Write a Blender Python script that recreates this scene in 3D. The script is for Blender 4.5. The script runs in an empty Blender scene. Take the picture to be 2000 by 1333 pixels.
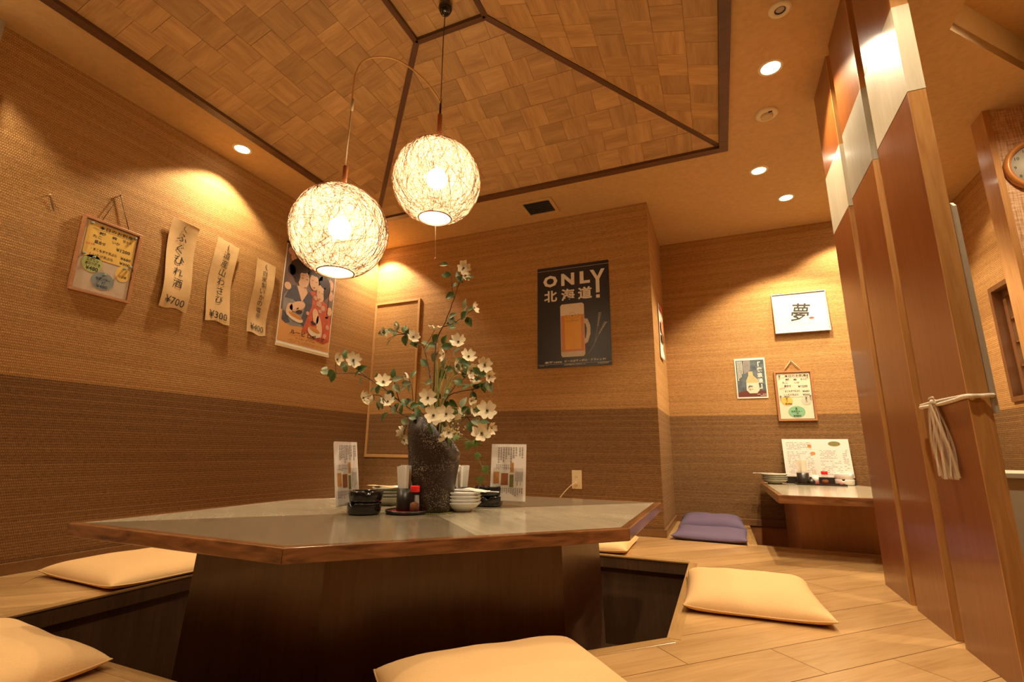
import bpy, bmesh, math, random
from mathutils import Vector, Matrix
random.seed(7)
R = math.radians
SC = bpy.context.scene
COL = SC.collection

# ------------------------------------------------------------------ camera, world, exposure
cam_data = bpy.data.cameras.new('camera')
cam = bpy.data.objects.new('camera', cam_data); COL.objects.link(cam)
CAM_PITCH, CAM_YAW, CAM_ROLL = R(12.804), R(22.991), R(0.6475)
fw = Vector((-math.sin(CAM_YAW)*math.cos(CAM_PITCH), math.cos(CAM_YAW)*math.cos(CAM_PITCH), math.sin(CAM_PITCH)))
rt = Vector((math.cos(CAM_YAW), math.sin(CAM_YAW), 0)); up = rt.cross(fw)
c_, s_ = math.cos(CAM_ROLL), math.sin(CAM_ROLL)
rt2, up2 = rt*c_ + up*s_, up*c_ - rt*s_
cam.matrix_world = Matrix(((rt2.x, up2.x, -fw.x, 0), (rt2.y, up2.y, -fw.y, 0), (rt2.z, up2.z, -fw.z, 0.5), (0, 0, 0, 1)))
cam_data.sensor_width = 36.0; cam_data.lens = 17.0
cam_data.clip_start = 0.02; cam_data.clip_end = 50
SC.camera = cam
world = bpy.data.worlds.new('world'); SC.world = world; world.use_nodes = True
bg = world.node_tree.nodes['Background']; bg.inputs[0].default_value = (0.02, 0.013, 0.008, 1); bg.inputs[1].default_value = 1.0
SC.view_settings.view_transform = 'Standard'; SC.view_settings.look = 'None'
SC.view_settings.gamma = 1.0; SC.view_settings.use_curve_mapping = False
SC.view_settings.exposure = 0.80
SC.cycles.max_bounces = 5; SC.cycles.diffuse_bounces = 4; SC.cycles.glossy_bounces = 2; SC.cycles.transmission_bounces = 3; SC.cycles.transparent_max_bounces = 10; SC.cycles.adaptive_threshold = 0.06; SC.cycles.time_limit = 1000
SC.cycles.sample_clamp_indirect = 6.0; SC.cycles.caustics_reflective = False; SC.cycles.caustics_refractive = False
WARM = (1.0, 0.79, 0.51)
DOWN_W = 62.0        # watts of one ceiling downlight
BULB = 138.0          # emission of a pendant bulb

# ------------------------------------------------------------------ room measures (metres)
XL, YB, YB2, XC, XR = -2.6414, 3.2229, 4.024, -0.3513, 1.607
ZC, ZD = 2.221, 0.7777
YF = -1.6
FX = 0.559

# ------------------------------------------------------------------ materials
def new_mat(name):
    m = bpy.data.materials.new(name); m.use_nodes = True
    nt = m.node_tree; b = nt.nodes['Principled BSDF']
    return m, nt, b
def N(nt, typ, **kw):
    n = nt.nodes.new(typ)
    for k, v in kw.items(): setattr(n, k, v)
    return n
def L(nt, a, b): nt.links.new(a, b)
def math_n(nt, op, a, b=None, c=None):
    n = N(nt, 'ShaderNodeMath', operation=op)
    for i, v in enumerate((a, b, c)):
        if v is None: continue
        if isinstance(v, (int, float)): n.inputs[i].default_value = v
        else: L(nt, v, n.inputs[i])
    return n.outputs[0]
def mixc(nt, fac, a, b):
    n = N(nt, 'ShaderNodeMix', data_type='RGBA')
    if isinstance(fac, (int, float)): n.inputs[0].default_value = fac
    else: L(nt, fac, n.inputs[0])
    for i, v in ((6, a), (7, b)):
        if isinstance(v, tuple): n.inputs[i].default_value = (*v[:3], 1)
        else: L(nt, v, n.inputs[i])
    return n.outputs[2]
def plain(name, col, rough=0.5, var=0.06, scale=30, metal=0.0, coat=0.0, spec=0.5, bump=0.0, trans=0.0, emit=None, estr=0):
    m, nt, b = new_mat(name)
    tc = N(nt, 'ShaderNodeTexCoord'); no = N(nt, 'ShaderNodeTexNoise'); no.inputs['Scale'].default_value = scale; no.inputs['Detail'].default_value = 3
    L(nt, tc.outputs['Object'], no.inputs['Vector'])
    d = tuple(max(0, c*(1-var*2)) for c in col); l = tuple(min(1, c*(1+var)) for c in col)
    L(nt, mixc(nt, no.outputs['Fac'], d, l), b.inputs['Base Color'])
    b.inputs['Roughness'].default_value = rough; b.inputs['Metallic'].default_value = metal
    b.inputs['Coat Weight'].default_value = coat; b.inputs['Specular IOR Level'].default_value = spec
    b.inputs['Transmission Weight'].default_value = trans
    if bump:
        bp = N(nt, 'ShaderNodeBump'); bp.inputs['Strength'].default_value = bump; bp.inputs['Distance'].default_value = 0.002
        L(nt, no.outputs['Fac'], bp.inputs['Height']); L(nt, bp.outputs[0], b.inputs['Normal'])
    if emit:
        b.inputs['Emission Color'].default_value = (*emit, 1); b.inputs['Emission Strength'].default_value = estr
    return m
def wood(name, dark, light, axis=0, scale=6.0, rough=0.35, coat=0.0, rnd=0.12, stretch=14, ring=0.5):
    m, nt, b = new_mat(name)
    tc = N(nt, 'ShaderNodeTexCoord'); oi = N(nt, 'ShaderNodeObjectInfo')
    off = N(nt, 'ShaderNodeVectorMath', operation='MULTIPLY_ADD')
    cmb = N(nt, 'ShaderNodeCombineXYZ')
    for i in range(3): L(nt, oi.outputs['Random'], cmb.inputs[i])
    off.inputs[1].default_value = (13, 17, 11); L(nt, cmb.outputs[0], off.inputs[0]); L(nt, tc.outputs['Object'], off.inputs[2])
    mp = N(nt, 'ShaderNodeMapping'); s = [scale*stretch]*3; s[axis] = scale; mp.inputs['Scale'].default_value = s
    L(nt, off.outputs[0], mp.inputs['Vector'])
    n1 = N(nt, 'ShaderNodeTexNoise'); n1.inputs['Scale'].default_value = 1.0; n1.inputs['Detail'].default_value = 5; n1.inputs['Distortion'].default_value = 1.2
    L(nt, mp.outputs[0], n1.inputs['Vector'])
    mp2 = N(nt, 'ShaderNodeMapping'); s2 = [scale*2.2]*3; s2[axis] = scale*0.35; mp2.inputs['Scale'].default_value = s2
    L(nt, off.outputs[0], mp2.inputs['Vector'])
    n2 = N(nt, 'ShaderNodeTexNoise'); n2.inputs['Scale'].default_value = 1.0; n2.inputs['Detail'].default_value = 3
    L(nt, mp2.outputs[0], n2.inputs['Vector'])
    f = math_n(nt, 'ADD', math_n(nt, 'MULTIPLY', n1.outputs['Fac'], 1-ring), math_n(nt, 'MULTIPLY', n2.outputs['Fac'], ring))
    rmp = N(nt, 'ShaderNodeMapRange'); rmp.inputs[1].default_value = 0.3; rmp.inputs[2].default_value = 0.7
    L(nt, f, rmp.inputs[0])
    col = mixc(nt, rmp.outputs[0], dark, light)
    hs = N(nt, 'ShaderNodeHueSaturation'); L(nt, col, hs.inputs['Color'])
    L(nt, math_n(nt, 'ADD', math_n(nt, 'MULTIPLY', oi.outputs['Random'], 2*rnd), 1-rnd), hs.inputs['Value'])
    L(nt, hs.outputs[0], b.inputs['Base Color'])
    b.inputs['Roughness'].default_value = rough; b.inputs['Coat Weight'].default_value = coat; b.inputs['Coat Roughness'].default_value = 0.12
    bp = N(nt, 'ShaderNodeBump'); bp.inputs['Strength'].default_value = 0.12; bp.inputs['Distance'].default_value = 0.001
    L(nt, n1.outputs['Fac'], bp.inputs['Height']); L(nt, bp.outputs[0], b.inputs['Normal'])
    return m
def grasscloth(name, up_c, low_c, up_d, low_d, row=0.0112, col=0.0075):
    """woven wall covering: horizontal cords with short stitches, darker paper below the dado line"""
    m, nt, b = new_mat(name)
    tc = N(nt, 'ShaderNodeTexCoord'); sp = N(nt, 'ShaderNodeSeparateXYZ'); L(nt, tc.outputs['Object'], sp.inputs[0])
    h = math_n(nt, 'ADD', sp.outputs[0], sp.outputs[1]); z = sp.outputs[2]
    zr = math_n(nt, 'DIVIDE', z, row); ri = math_n(nt, 'FLOOR', zr); rf = math_n(nt, 'SUBTRACT', zr, ri)
    wn = N(nt, 'ShaderNodeTexWhiteNoise', noise_dimensions='1D'); L(nt, ri, wn.inputs['W'])
    ph = math_n(nt, 'ADD', math_n(nt, 'MULTIPLY', ri, 0.5), math_n(nt, 'MULTIPLY', wn.outputs['Value'], 0.25))
    st = math_n(nt, 'SINE', math_n(nt, 'MULTIPLY', math_n(nt, 'ADD', math_n(nt, 'DIVIDE', h, col), ph), 6.2832))
    prof = math_n(nt, 'SINE', math_n(nt, 'MULTIPLY', rf, 3.14159))
    prof = math_n(nt, 'MULTIPLY', math_n(nt, 'POWER', prof, 0.6), math_n(nt, 'ADD', math_n(nt, 'MULTIPLY', wn.outputs['Value'], 0.45), 0.62))
    stitch = math_n(nt, 'MULTIPLY', prof, math_n(nt, 'ADD', math_n(nt, 'MULTIPLY', st, 0.32), 0.68))
    mp = N(nt, 'ShaderNodeMapping'); mp.inputs['Scale'].default_value = (70, 70, 170)
    L(nt, tc.outputs['Object'], mp.inputs['Vector'])
    no = N(nt, 'ShaderNodeTexNoise'); no.inputs['Scale'].default_value = 1; no.inputs['Detail'].default_value = 4
    L(nt, mp.outputs[0], no.inputs['Vector'])
    v = math_n(nt, 'ADD', math_n(nt, 'MULTIPLY', stitch, 0.75), math_n(nt, 'MULTIPLY', no.outputs['Fac'], 0.75))
    rmp = N(nt, 'ShaderNodeMapRange'); rmp.inputs[1].default_value = 0.30; rmp.inputs[2].default_value = 1.12; L(nt, v, rmp.inputs[0])
    cu = mixc(nt, rmp.outputs[0], up_d, up_c); cl = mixc(nt, rmp.outputs[0], low_d, low_c)
    low = math_n(nt, 'LESS_THAN', z, ZD)
    L(nt, mixc(nt, low, cu, cl), b.inputs['Base Color'])
    b.inputs['Roughness'].default_value = 0.75; b.inputs['Specular IOR Level'].default_value = 0.25
    bp = N(nt, 'ShaderNodeBump'); bp.inputs['Strength'].default_value = 0.5; bp.inputs['Distance'].default_value = 0.0025
    L(nt, v, bp.inputs['Height']); L(nt, bp.outputs[0], b.inputs['Normal'])
    return m
def glassy(name, col=(1, 1, 1), mixf=0.75, rough=0.03, body=0.06):
    m, nt, b = new_mat(name)
    tr = N(nt, 'ShaderNodeBsdfTransparent'); tr.inputs[0].default_value = (*col, 1)
    b.inputs['Base Color'].default_value = (col[0]*body, col[1]*body, col[2]*body, 1); b.inputs['Roughness'].default_value = rough
    mx = N(nt, 'ShaderNodeMixShader'); mx.inputs[0].default_value = mixf
    L(nt, b.outputs[0], mx.inputs[1]); L(nt, tr.outputs[0], mx.inputs[2])
    L(nt, mx.outputs[0], nt.nodes['Material Output'].inputs[0])
    return m
def emitter(name, col, strength):
    m, nt, b = new_mat(name)
    e = N(nt, 'ShaderNodeEmission'); e.inputs[0].default_value = (*col, 1); e.inputs[1].default_value = strength
    L(nt, e.outputs[0], nt.nodes['Material Output'].inputs[0])
    return m
def shade_mat(name):
    """thin string-and-paper lampshade: light from the bulb scatters through it, a little passes straight"""
    m, nt, b = new_mat(name)
    tc = N(nt, 'ShaderNodeTexCoord'); no = N(nt, 'ShaderNodeTexNoise'); no.inputs['Scale'].default_value = 60; no.inputs['Detail'].default_value = 8; no.inputs['Distortion'].default_value = 1.5
    L(nt, tc.outputs['Object'], no.inputs['Vector'])
    col = mixc(nt, no.outputs['Fac'], (0.36, 0.25, 0.14), (0.62, 0.55, 0.40))
    tl = N(nt, 'ShaderNodeBsdfTranslucent'); L(nt, col, tl.inputs[0])
    df = N(nt, 'ShaderNodeBsdfDiffuse'); L(nt, col, df.inputs[0])
    m1 = N(nt, 'ShaderNodeMixShader'); m1.inputs[0].default_value = 0.35; L(nt, tl.outputs[0], m1.inputs[1]); L(nt, df.outputs[0], m1.inputs[2])
    tr = N(nt, 'ShaderNodeBsdfTransparent'); tr.inputs[0].default_value = (1, 0.93, 0.8, 1)
    m2 = N(nt, 'ShaderNodeMixShader')
    rmp = N(nt, 'ShaderNodeMapRange'); rmp.inputs[1].default_value = 0.38; rmp.inputs[2].default_value = 0.62; rmp.inputs[3].default_value = 0.10; rmp.inputs[4].default_value = 0.68
    L(nt, no.outputs['Fac'], rmp.inputs[0]); L(nt, rmp.outputs[0], m2.inputs[0])
    L(nt, m1.outputs[0], m2.inputs[1]); L(nt, tr.outputs[0], m2.inputs[2])
    L(nt, m2.outputs[0], nt.nodes['Material Output'].inputs[0])
    return m

M = {}
M['wall'] = grasscloth('woven_wallpaper', (0.62, 0.36, 0.135), (0.34, 0.19, 0.075), (0.24, 0.11, 0.03), (0.10, 0.045, 0.014))
M['ceil'] = plain('mottled_ceiling_paper', (0.62, 0.40, 0.18), 0.7, 0.10, 38, spec=0.2)
M['recess'] = plain('grey_soffit_paint', (0.55, 0.46, 0.33), 0.7, 0.05, 20)
M['plank'] = wood('oak_plank', (0.37, 0.205, 0.075), (0.60, 0.375, 0.165), 0, 5.0, 0.28, 0.25, 0.13)
M['nosing'] = wood('oak_nosing', (0.34, 0.19, 0.065), (0.50, 0.30, 0.12), 0, 6.0, 0.25, 0.3, 0.05)
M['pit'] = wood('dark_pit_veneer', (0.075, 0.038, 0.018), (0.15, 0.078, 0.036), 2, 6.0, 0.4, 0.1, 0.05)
M['base'] = wood('baseboard_wood', (0.16, 0.075, 0.028), (0.26, 0.13, 0.05), 0, 6.0, 0.35, 0.2, 0.06)
M['rib'] = wood('dark_ceiling_rib', (0.085, 0.035, 0.016), (0.15, 0.065, 0.028), 0, 5.0, 0.45, 0.0, 0.08)
M['tile_u'] = wood('bark_tile_lengthwise', (0.38, 0.21, 0.08), (0.66, 0.41, 0.18), 0, 9.0, 0.6, 0.0, 0.12, 10, 0.6)
M['tile_v'] = wood('bark_tile_crosswise', (0.38, 0.21, 0.08), (0.66, 0.41, 0.18), 1, 9.0, 0.6, 0.0, 0.12, 10, 0.6)
M['tile_back'] = plain('tile_joint', (0.16, 0.085, 0.03), 0.8)
M['fin'] = wood('lacquered_fin_wood', (0.175, 0.050, 0.011), (0.26, 0.084, 0.020), 2, 3.0, 0.30, 0.35, 0.04, 16, 0.4)
M['fin_edge'] = wood('fin_edge_wood', (0.36, 0.16, 0.045), (0.52, 0.27, 0.09), 2, 5.0, 0.35, 0.2, 0.04, 14, 0.3)
M['cream_inlay'] = wood('cream_inlay_veneer', (0.50, 0.45, 0.34), (0.66, 0.60, 0.47), 2, 5.0, 0.35, 0.2, 0.02)
M['grey_inlay'] = wood('grey_inlay_veneer', (0.25, 0.235, 0.19), (0.37, 0.35, 0.29), 2, 5.0, 0.35, 0.2, 0.02)
M['edge'] = wood('table_edge_wood', (0.060, 0.022, 0.009), (0.36, 0.155, 0.058), 0, 7.0, 0.22, 0.4, 0.03, 6, 0.35)
M['top_dark'] = wood('grey_brown_veneer', (0.19, 0.155, 0.105), (0.25, 0.205, 0.14), 0, 3.0, 0.22, 0.4, 0.0)
M['top_light'] = wood('pale_grey_veneer', (0.36, 0.315, 0.225), (0.52, 0.46, 0.34), 0, 3.0, 0.22, 0.4, 0.0)
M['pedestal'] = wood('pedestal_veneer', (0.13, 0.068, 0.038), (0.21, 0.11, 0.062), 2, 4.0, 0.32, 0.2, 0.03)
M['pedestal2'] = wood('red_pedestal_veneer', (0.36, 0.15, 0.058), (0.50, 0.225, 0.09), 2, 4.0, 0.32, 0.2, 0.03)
def cloth(name, col):
    return plain(name, col, 0.9, 0.05, 320, spec=0.15, bump=0.25)
M['orange'] = cloth('orange_cotton', (0.78, 0.50, 0.235))
M['purple'] = cloth('purple_cotton', (0.135, 0.10, 0.165))
M['vase'] = None
M['black'] = plain('black_glazed_ceramic', (0.012, 0.011, 0.011), 0.12, 0.05, 20, coat=0.4)
M['blackmat'] = plain('black_lacquer', (0.022, 0.017, 0.014), 0.35, 0.1, 20)
M['redlac'] = plain('red_lacquer', (0.33, 0.018, 0.014), 0.22, 0.05, 20, coat=0.4)
M['white'] = plain('white_porcelain', (0.80, 0.79, 0.76), 0.15, 0.02, 12, coat=0.3)
M['greyplate'] = plain('celadon_porcelain', (0.40, 0.39, 0.31), 0.2, 0.05, 12, coat=0.3)
M['paper'] = plain('white_paper', (0.88, 0.84, 0.76), 0.8, 0.02, 60)
M['pinkpaper'] = plain('pale_menu_paper', (0.74, 0.66, 0.62), 0.6, 0.02, 60)
M['ink'] = plain('black_ink', (0.02, 0.016, 0.014), 0.7)
M['greyink'] = plain('grey_ink', (0.33, 0.29, 0.28), 0.7)
M['blueink'] = plain('blue_ink', (0.03, 0.05, 0.10), 0.7)
M['redink'] = plain('red_ink', (0.62, 0.06, 0.03), 0.7)
M['whiteink'] = plain('white_ink', (0.82, 0.76, 0.66), 0.6, 0.02)
M['redcap'] = plain('red_plastic', (0.70, 0.02, 0.02), 0.3, 0.03)
M['spice'] = plain('brown_spice', (0.28, 0.10, 0.03), 0.9, 0.3, 500)
M['glass'] = glassy('clear_glass', (0.98, 0.98, 0.97), 0.88)
M['acrylic'] = glassy('clear_acrylic', (0.985, 0.985, 0.975), 0.94, 0.05)
M['ring'] = plain('dark_red_rim', (0.16, 0.05, 0.02), 0.5)
M['string'] = plain('rust_string', (0.24, 0.085, 0.025), 0.8, 0.3, 60)
M['shade'] = shade_mat('string_shade')
def diffuser_mat():
    m, nt, b = new_mat('plain_paper_diffuser')
    tl = N(nt, 'ShaderNodeBsdfTranslucent'); tl.inputs[0].default_value = (0.80, 0.72, 0.54, 1)
    tr = N(nt, 'ShaderNodeBsdfTransparent'); tr.inputs[0].default_value = (1, 0.93, 0.8, 1)
    mx = N(nt, 'ShaderNodeMixShader'); mx.inputs[0].default_value = 0.45; L(nt, tl.outputs[0], mx.inputs[1]); L(nt, tr.outputs[0], mx.inputs[2])
    L(nt, mx.outputs[0], nt.nodes['Material Output'].inputs[0])
    return m
M['diffuser'] = diffuser_mat()
M['bulb'] = emitter('bulb_glow', (1.0, 0.83, 0.56), BULB)
M['dowel'] = plain('varnished_dowel', (0.42, 0.13, 0.035), 0.3, 0.12, 40, coat=0.3)
M['brass'] = plain('brass_tube', (0.74, 0.44, 0.17), 0.35, 0.1, 30, metal=0.35)
M['iron'] = plain('dark_iron', (0.03, 0.022, 0.018), 0.45, 0.1, 30, metal=0.6)
M['cordwhite'] = plain('ivory_cord', (0.62, 0.48, 0.33), 0.6)
M['cordbrown'] = plain('brown_cord', (0.12, 0.055, 0.025), 0.7)
M['ivory'] = plain('ivory_plastic', (0.78, 0.66, 0.44), 0.35, 0.02)
M['slot'] = plain('dark_slot', (0.03, 0.025, 0.02), 0.6)
M['frameorange'] = wood('orange_frame_wood', (0.36, 0.15, 0.055), (0.52, 0.24, 0.10), 0, 8.0, 0.4, 0.1, 0.02)
M['cork'] = plain('beige_board', (0.55, 0.44, 0.33), 0.5, 0.03, 60)
M['yellow'] = plain('yellow_card', (0.80, 0.53, 0.13), 0.35, 0.03, 40)
M['cream'] = plain('cream_card', (0.80, 0.72, 0.56), 0.4, 0.03, 40)
M['green'] = plain('lime_card', (0.45, 0.52, 0.16), 0.4, 0.05, 40)
M['mint'] = plain('mint_card', (0.24, 0.52, 0.32), 0.4, 0.05, 40)
M['bluecard'] = plain('slate_blue_card', (0.22, 0.27, 0.29), 0.4, 0.05, 40)
M['palebluecard'] = plain('pale_blue_card', (0.60, 0.62, 0.52), 0.4, 0.05, 40)
M['pin'] = plain('glass_pin', (0.30, 0.36, 0.34), 0.12, 0.05, 40, coat=0.5)
M['strip'] = plain('thin_wood_slip', (0.70, 0.47, 0.22), 0.6, 0.07, 40)
M['navy'] = plain('dark_poster', (0.022, 0.017, 0.024), 0.35, 0.05, 20)
M['beer'] = plain('beer_gold', (0.85, 0.42, 0.03), 0.4, 0.08, 10)
M['beer2'] = plain('beer_amber', (0.66, 0.26, 0.06), 0.4, 0.06, 10)
M['foam'] = plain('beer_foam', (0.80, 0.70, 0.54), 0.5, 0.04, 30)
M['handle'] = plain('mug_glass_print', (0.66, 0.56, 0.44), 0.4, 0.06, 14)
M['gold'] = plain('gold_print', (0.36, 0.19, 0.02), 0.4)
M['skin'] = plain('print_skin', (0.80, 0.52, 0.33), 0.5, 0.04, 14)
M['kimblue'] = plain('print_indigo', (0.09, 0.09, 0.13), 0.5, 0.3, 26)
M['kimgrey'] = plain('print_grey_blue', (0.30, 0.29, 0.29), 0.5, 0.25, 20)
M['kimred'] = plain('print_red', (0.66, 0.13, 0.07), 0.5, 0.25, 26)
M['pinkflower'] = plain('print_pink', (0.75, 0.42, 0.30), 0.5, 0.25, 60)
M['postertop'] = plain('print_dusk', (0.20, 0.14, 0.13), 0.5, 0.2, 12)
M['posterlow'] = plain('print_apricot', (0.74, 0.37, 0.12), 0.5, 0.06, 10)
M['hair'] = plain('print_hair', (0.035, 0.022, 0.025), 0.5)
M['silver'] = plain('silver_frame', (0.62, 0.58, 0.50), 0.28, 0.04, 30, metal=0.7)
M['mat'] = plain('ivory_mat_board', (0.86, 0.84, 0.72), 0.4, 0.01, 30)
M['palegreen'] = plain('pale_green_wash', (0.66, 0.72, 0.60), 0.6, 0.05, 20)
M['petal'] = plain('cream_petal', (0.86, 0.76, 0.55), 0.6, 0.06, 60)
M['petalcore'] = plain('flower_core', (0.09, 0.085, 0.03), 0.8, 0.3, 200)
M['leaf'] = plain('green_leaf', (0.075, 0.135, 0.035), 0.45, 0.25, 50)
M['leafpale'] = plain('grey_green_leaf', (0.22, 0.25, 0.14), 0.6, 0.2, 50)
M['ivyleaf'] = plain('ivy_leaf', (0.15, 0.24, 0.05), 0.45, 0.3, 60)
M['twig'] = plain('brown_twig', (0.10, 0.042, 0.02), 0.7, 0.2, 60)
M['stemgreen'] = plain('green_stem', (0.26, 0.26, 0.06), 0.6, 0.2, 60)
M['grass'] = plain('dry_grass_blade', (0.46, 0.44, 0.15), 0.6, 0.25, 50)
M['berry'] = plain('cream_berry', (0.70, 0.62, 0.34), 0.5, 0.1, 60)
M['panelgrey'] = plain('grey_board', (0.42, 0.37, 0.30), 0.45, 0.05, 30)
M['plasticstring'] = glassy('white_plastic_string', (0.86, 0.78, 0.66), 0.55, 0.25, 1.0)
M['cordplastic'] = plain('white_twisted_string', (0.80, 0.72, 0.60), 0.5, 0.1, 120)
M['whiteboard'] = plain('ivory_laminate', (0.74, 0.70, 0.56), 0.35, 0.02, 10)
M['windowwood'] = wood('window_wood', (0.13, 0.055, 0.02), (0.21, 0.09, 0.035), 2, 6.0, 0.4, 0.1, 0.05)
M['windowpaper'] = plain('window_paper', (0.80, 0.72, 0.52), 0.6, 0.03, 20)
M['clockrim'] = plain('orange_clock_rim', (0.55, 0.22, 0.05), 0.3, 0.08, 20, coat=0.4)
M['clockface'] = plain('grey_clock_face', (0.46, 0.42, 0.34), 0.5, 0.02, 20)
M['detector'] = plain('cream_detector', (0.76, 0.66, 0.46), 0.4, 0.02, 20)
M['chrome'] = plain('downlight_reflector', (0.85, 0.78, 0.66), 0.2, 0.03, 20, metal=0.6)
M['lens'] = emitter('downlight_lens', (1.0, 0.86, 0.64), 9.0); M['lens'].cycles.emission_sampling = 'NONE'
M['uplens'] = emitter('floor_lamp_glow', (1.0, 0.83, 0.56), 5.0)
M['metaldark'] = plain('vent_slat', (0.10, 0.075, 0.06), 0.35, 0.1, 30, metal=0.6)
M['print_food'] = plain('food_print', (0.40, 0.12, 0.03), 0.6, 0.5, 400)
M['print_food2'] = plain('food_print_green', (0.25, 0.22, 0.06), 0.6, 0.5, 400)
M['print_food3'] = plain('food_print_orange', (0.66, 0.28, 0.06), 0.6, 0.35, 400)
M['sakeblue'] = plain('print_sea', (0.13, 0.17, 0.20), 0.5, 0.6, 24)
M['sakebottle'] = plain('print_bottle', (0.62, 0.50, 0.26), 0.5, 0.15, 16)
M['sakered'] = plain('print_maroon', (0.16, 0.045, 0.035), 0.5, 0.15, 16)
M['porchpink'] = plain('print_salmon', (0.72, 0.30, 0.16), 0.5, 0.25, 40)

def vase_mat():
    m, nt, b = new_mat('speckled_stoneware')
    tc = N(nt, 'ShaderNodeTexCoord'); vo = N(nt, 'ShaderNodeTexVoronoi'); vo.inputs['Scale'].default_value = 230
    L(nt, tc.outputs['Object'], vo.inputs['Vector'])
    no = N(nt, 'ShaderNodeTexNoise'); no.inputs['Scale'].default_value = 14; no.inputs['Detail'].default_value = 4; L(nt, tc.outputs['Object'], no.inputs['Vector'])
    sp = math_n(nt, 'LESS_THAN', vo.outputs['Distance'], math_n(nt, 'MULTIPLY', math_n(nt, 'POWER', no.outputs['Fac'], 2.0), 0.85))
    L(nt, mixc(nt, sp, (0.030, 0.018, 0.012), (0.42, 0.34, 0.25)), b.inputs['Base Color'])
    b.inputs['Roughness'].default_value = 0.42
    bp = N(nt, 'ShaderNodeBump'); bp.inputs['Strength'].default_value = 0.35; bp.inputs['Distance'].default_value = 0.003
    L(nt, no.outputs['Fac'], bp.inputs['Height']); L(nt, bp.outputs[0], b.inputs['Normal'])
    return m
M['vase'] = vase_mat()

# ------------------------------------------------------------------ mesh helpers
class MB:
    def __init__(s): s.v = []; s.f = []; s.sm = []
    def add(s, vs, fs, smooth=False):
        k = len(s.v); s.v += [tuple(v) for v in vs]
        for f in fs: s.f.append(tuple(i+k for i in f)); s.sm.append(smooth)
        return s
    def box(s, x0, x1, y0, y1, z0, z1):
        vs = [(x, y, z) for z in (z0, z1) for y in (y0, y1) for x in (x0, x1)]
        return s.add(vs, [(0, 2, 3, 1), (4, 5, 7, 6), (0, 1, 5, 4), (2, 6, 7, 3), (0, 4, 6, 2), (1, 3, 7, 5)])
    def prism(s, poly, z0, z1, poly_top=None):
        n = len(poly); pt = poly_top or poly
        vs = [(p[0], p[1], z0) for p in poly] + [(p[0], p[1], z1) for p in pt]
        fs = [tuple(reversed(range(n))), tuple(range(n, 2*n))] + [(i, (i+1) % n, n+(i+1) % n, n+i) for i in range(n)]
        return s.add(vs, fs)
    def lathe(s, prof, n=32, cx=0, cy=0, cz=0, smooth=True, mod=None, axis='z'):
        vs = []
        for i in range(n):
            a = 2*math.pi*i/n
            for (r, z) in prof:
                rr, zz = (mod(a, r, z) if mod else (r, z))
                vs.append((cx+rr*math.cos(a), cy+rr*math.sin(a), cz+zz))
        m = len(prof); fs = []
        for i in range(n):
            j = (i+1) % n
            for k in range(m-1): fs.append((i*m+k, j*m+k, j*m+k+1, i*m+k+1))
        if axis == 'y': vs = [(x, -z, y) for x, y, z in vs]
        return s.add(vs, fs, smooth)
    def disc(s, r, z, n=32, cx=0, cy=0, flip=False):
        vs = [(cx+r*math.cos(2*math.pi*i/n), cy+r*math.sin(2*math.pi*i/n), z) for i in range(n)]
        f = tuple(range(n)); return s.add(vs, [tuple(reversed(f)) if flip else f])
    def tube(s, pts, r, n=8, smooth=True, caps=True):
        pts = [Vector(p) for p in pts]; m = len(pts); vs = []; prev = None
        for i, p in enumerate(pts):
            d = (pts[min(i+1, m-1)]-pts[max(i-1, 0)]); d = d.normalized() if d.length > 1e-9 else Vector((0, 0, 1))
            if prev is None: a = d.orthogonal().normalized()
            else:
                a = prev - d*prev.dot(d); a = a.normalized() if a.length > 1e-6 else d.orthogonal().normalized()
            prev = a; b = d.cross(a); rr = r[i] if isinstance(r, (list, tuple)) else r
            vs += [tuple(p + (a*math.cos(2*math.pi*k/n)+b*math.sin(2*math.pi*k/n))*rr) for k in range(n)]
        fs = [(i*n+k, i*n+(k+1) % n, (i+1)*n+(k+1) % n, (i+1)*n+k) for i in range(m-1) for k in range(n)]
        if caps: fs += [tuple(reversed(range(n))), tuple(range((m-1)*n, m*n))]
        return s.add(vs, fs, smooth)
    def ball(s, c, r, n=12, m=8, sz=1.0):
        vs = []; fs = []
        for j in range(m+1):
            t = math.pi*j/m
            for i in range(n):
                a = 2*math.pi*i/n; vs.append((c[0]+r*math.sin(t)*math.cos(a), c[1]+r*math.sin(t)*math.sin(a), c[2]+r*math.cos(t)*sz))
        for j in range(m):
            for i in range(n): fs.append((j*n+i, (j+1)*n+i, (j+1)*n+(i+1) % n, j*n+(i+1) % n))
        return s.add(vs, fs, True)
    def xf(s, mat):
        s.v = [tuple(mat @ Vector(v)) for v in s.v]; return s
    def mesh(s, name, mat):
        me = bpy.data.meshes.new(name); me.from_pydata(s.v, [], s.f)
        me.polygons.foreach_set('use_smooth', s.sm); me.materials.append(mat); me.validate(); me.update()
        return me
def obj(name, mb, mat, parent=None, loc=None, rot=None, bevel=0.0):
    me = mb.mesh(name, mat) if isinstance(mb, MB) else mb
    o = bpy.data.objects.new(name, me); COL.objects.link(o)
    if parent is not None: o.parent = parent
    if loc is not None: o.location = loc
    if rot is not None: o.rotation_euler = rot
    if bevel:
        b = o.modifiers.new('bevel', 'BEVEL'); b.width = bevel; b.segments = 2; b.limit_method = 'ANGLE'; b.angle_limit = R(40)
    return o
def tag(o, label, cat, group=None):
    o['label'] = label; o['category'] = cat
    if group: o['group'] = group
    return o
def thing(name, label, cat, loc=(0, 0, 0), rz=0.0, group=None):
    o = bpy.data.objects.new(name, None); COL.objects.link(o); o.empty_display_size = 0.05
    o.location = loc; o.rotation_euler = (0, 0, rz)
    return tag(o, label, cat, group)
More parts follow.
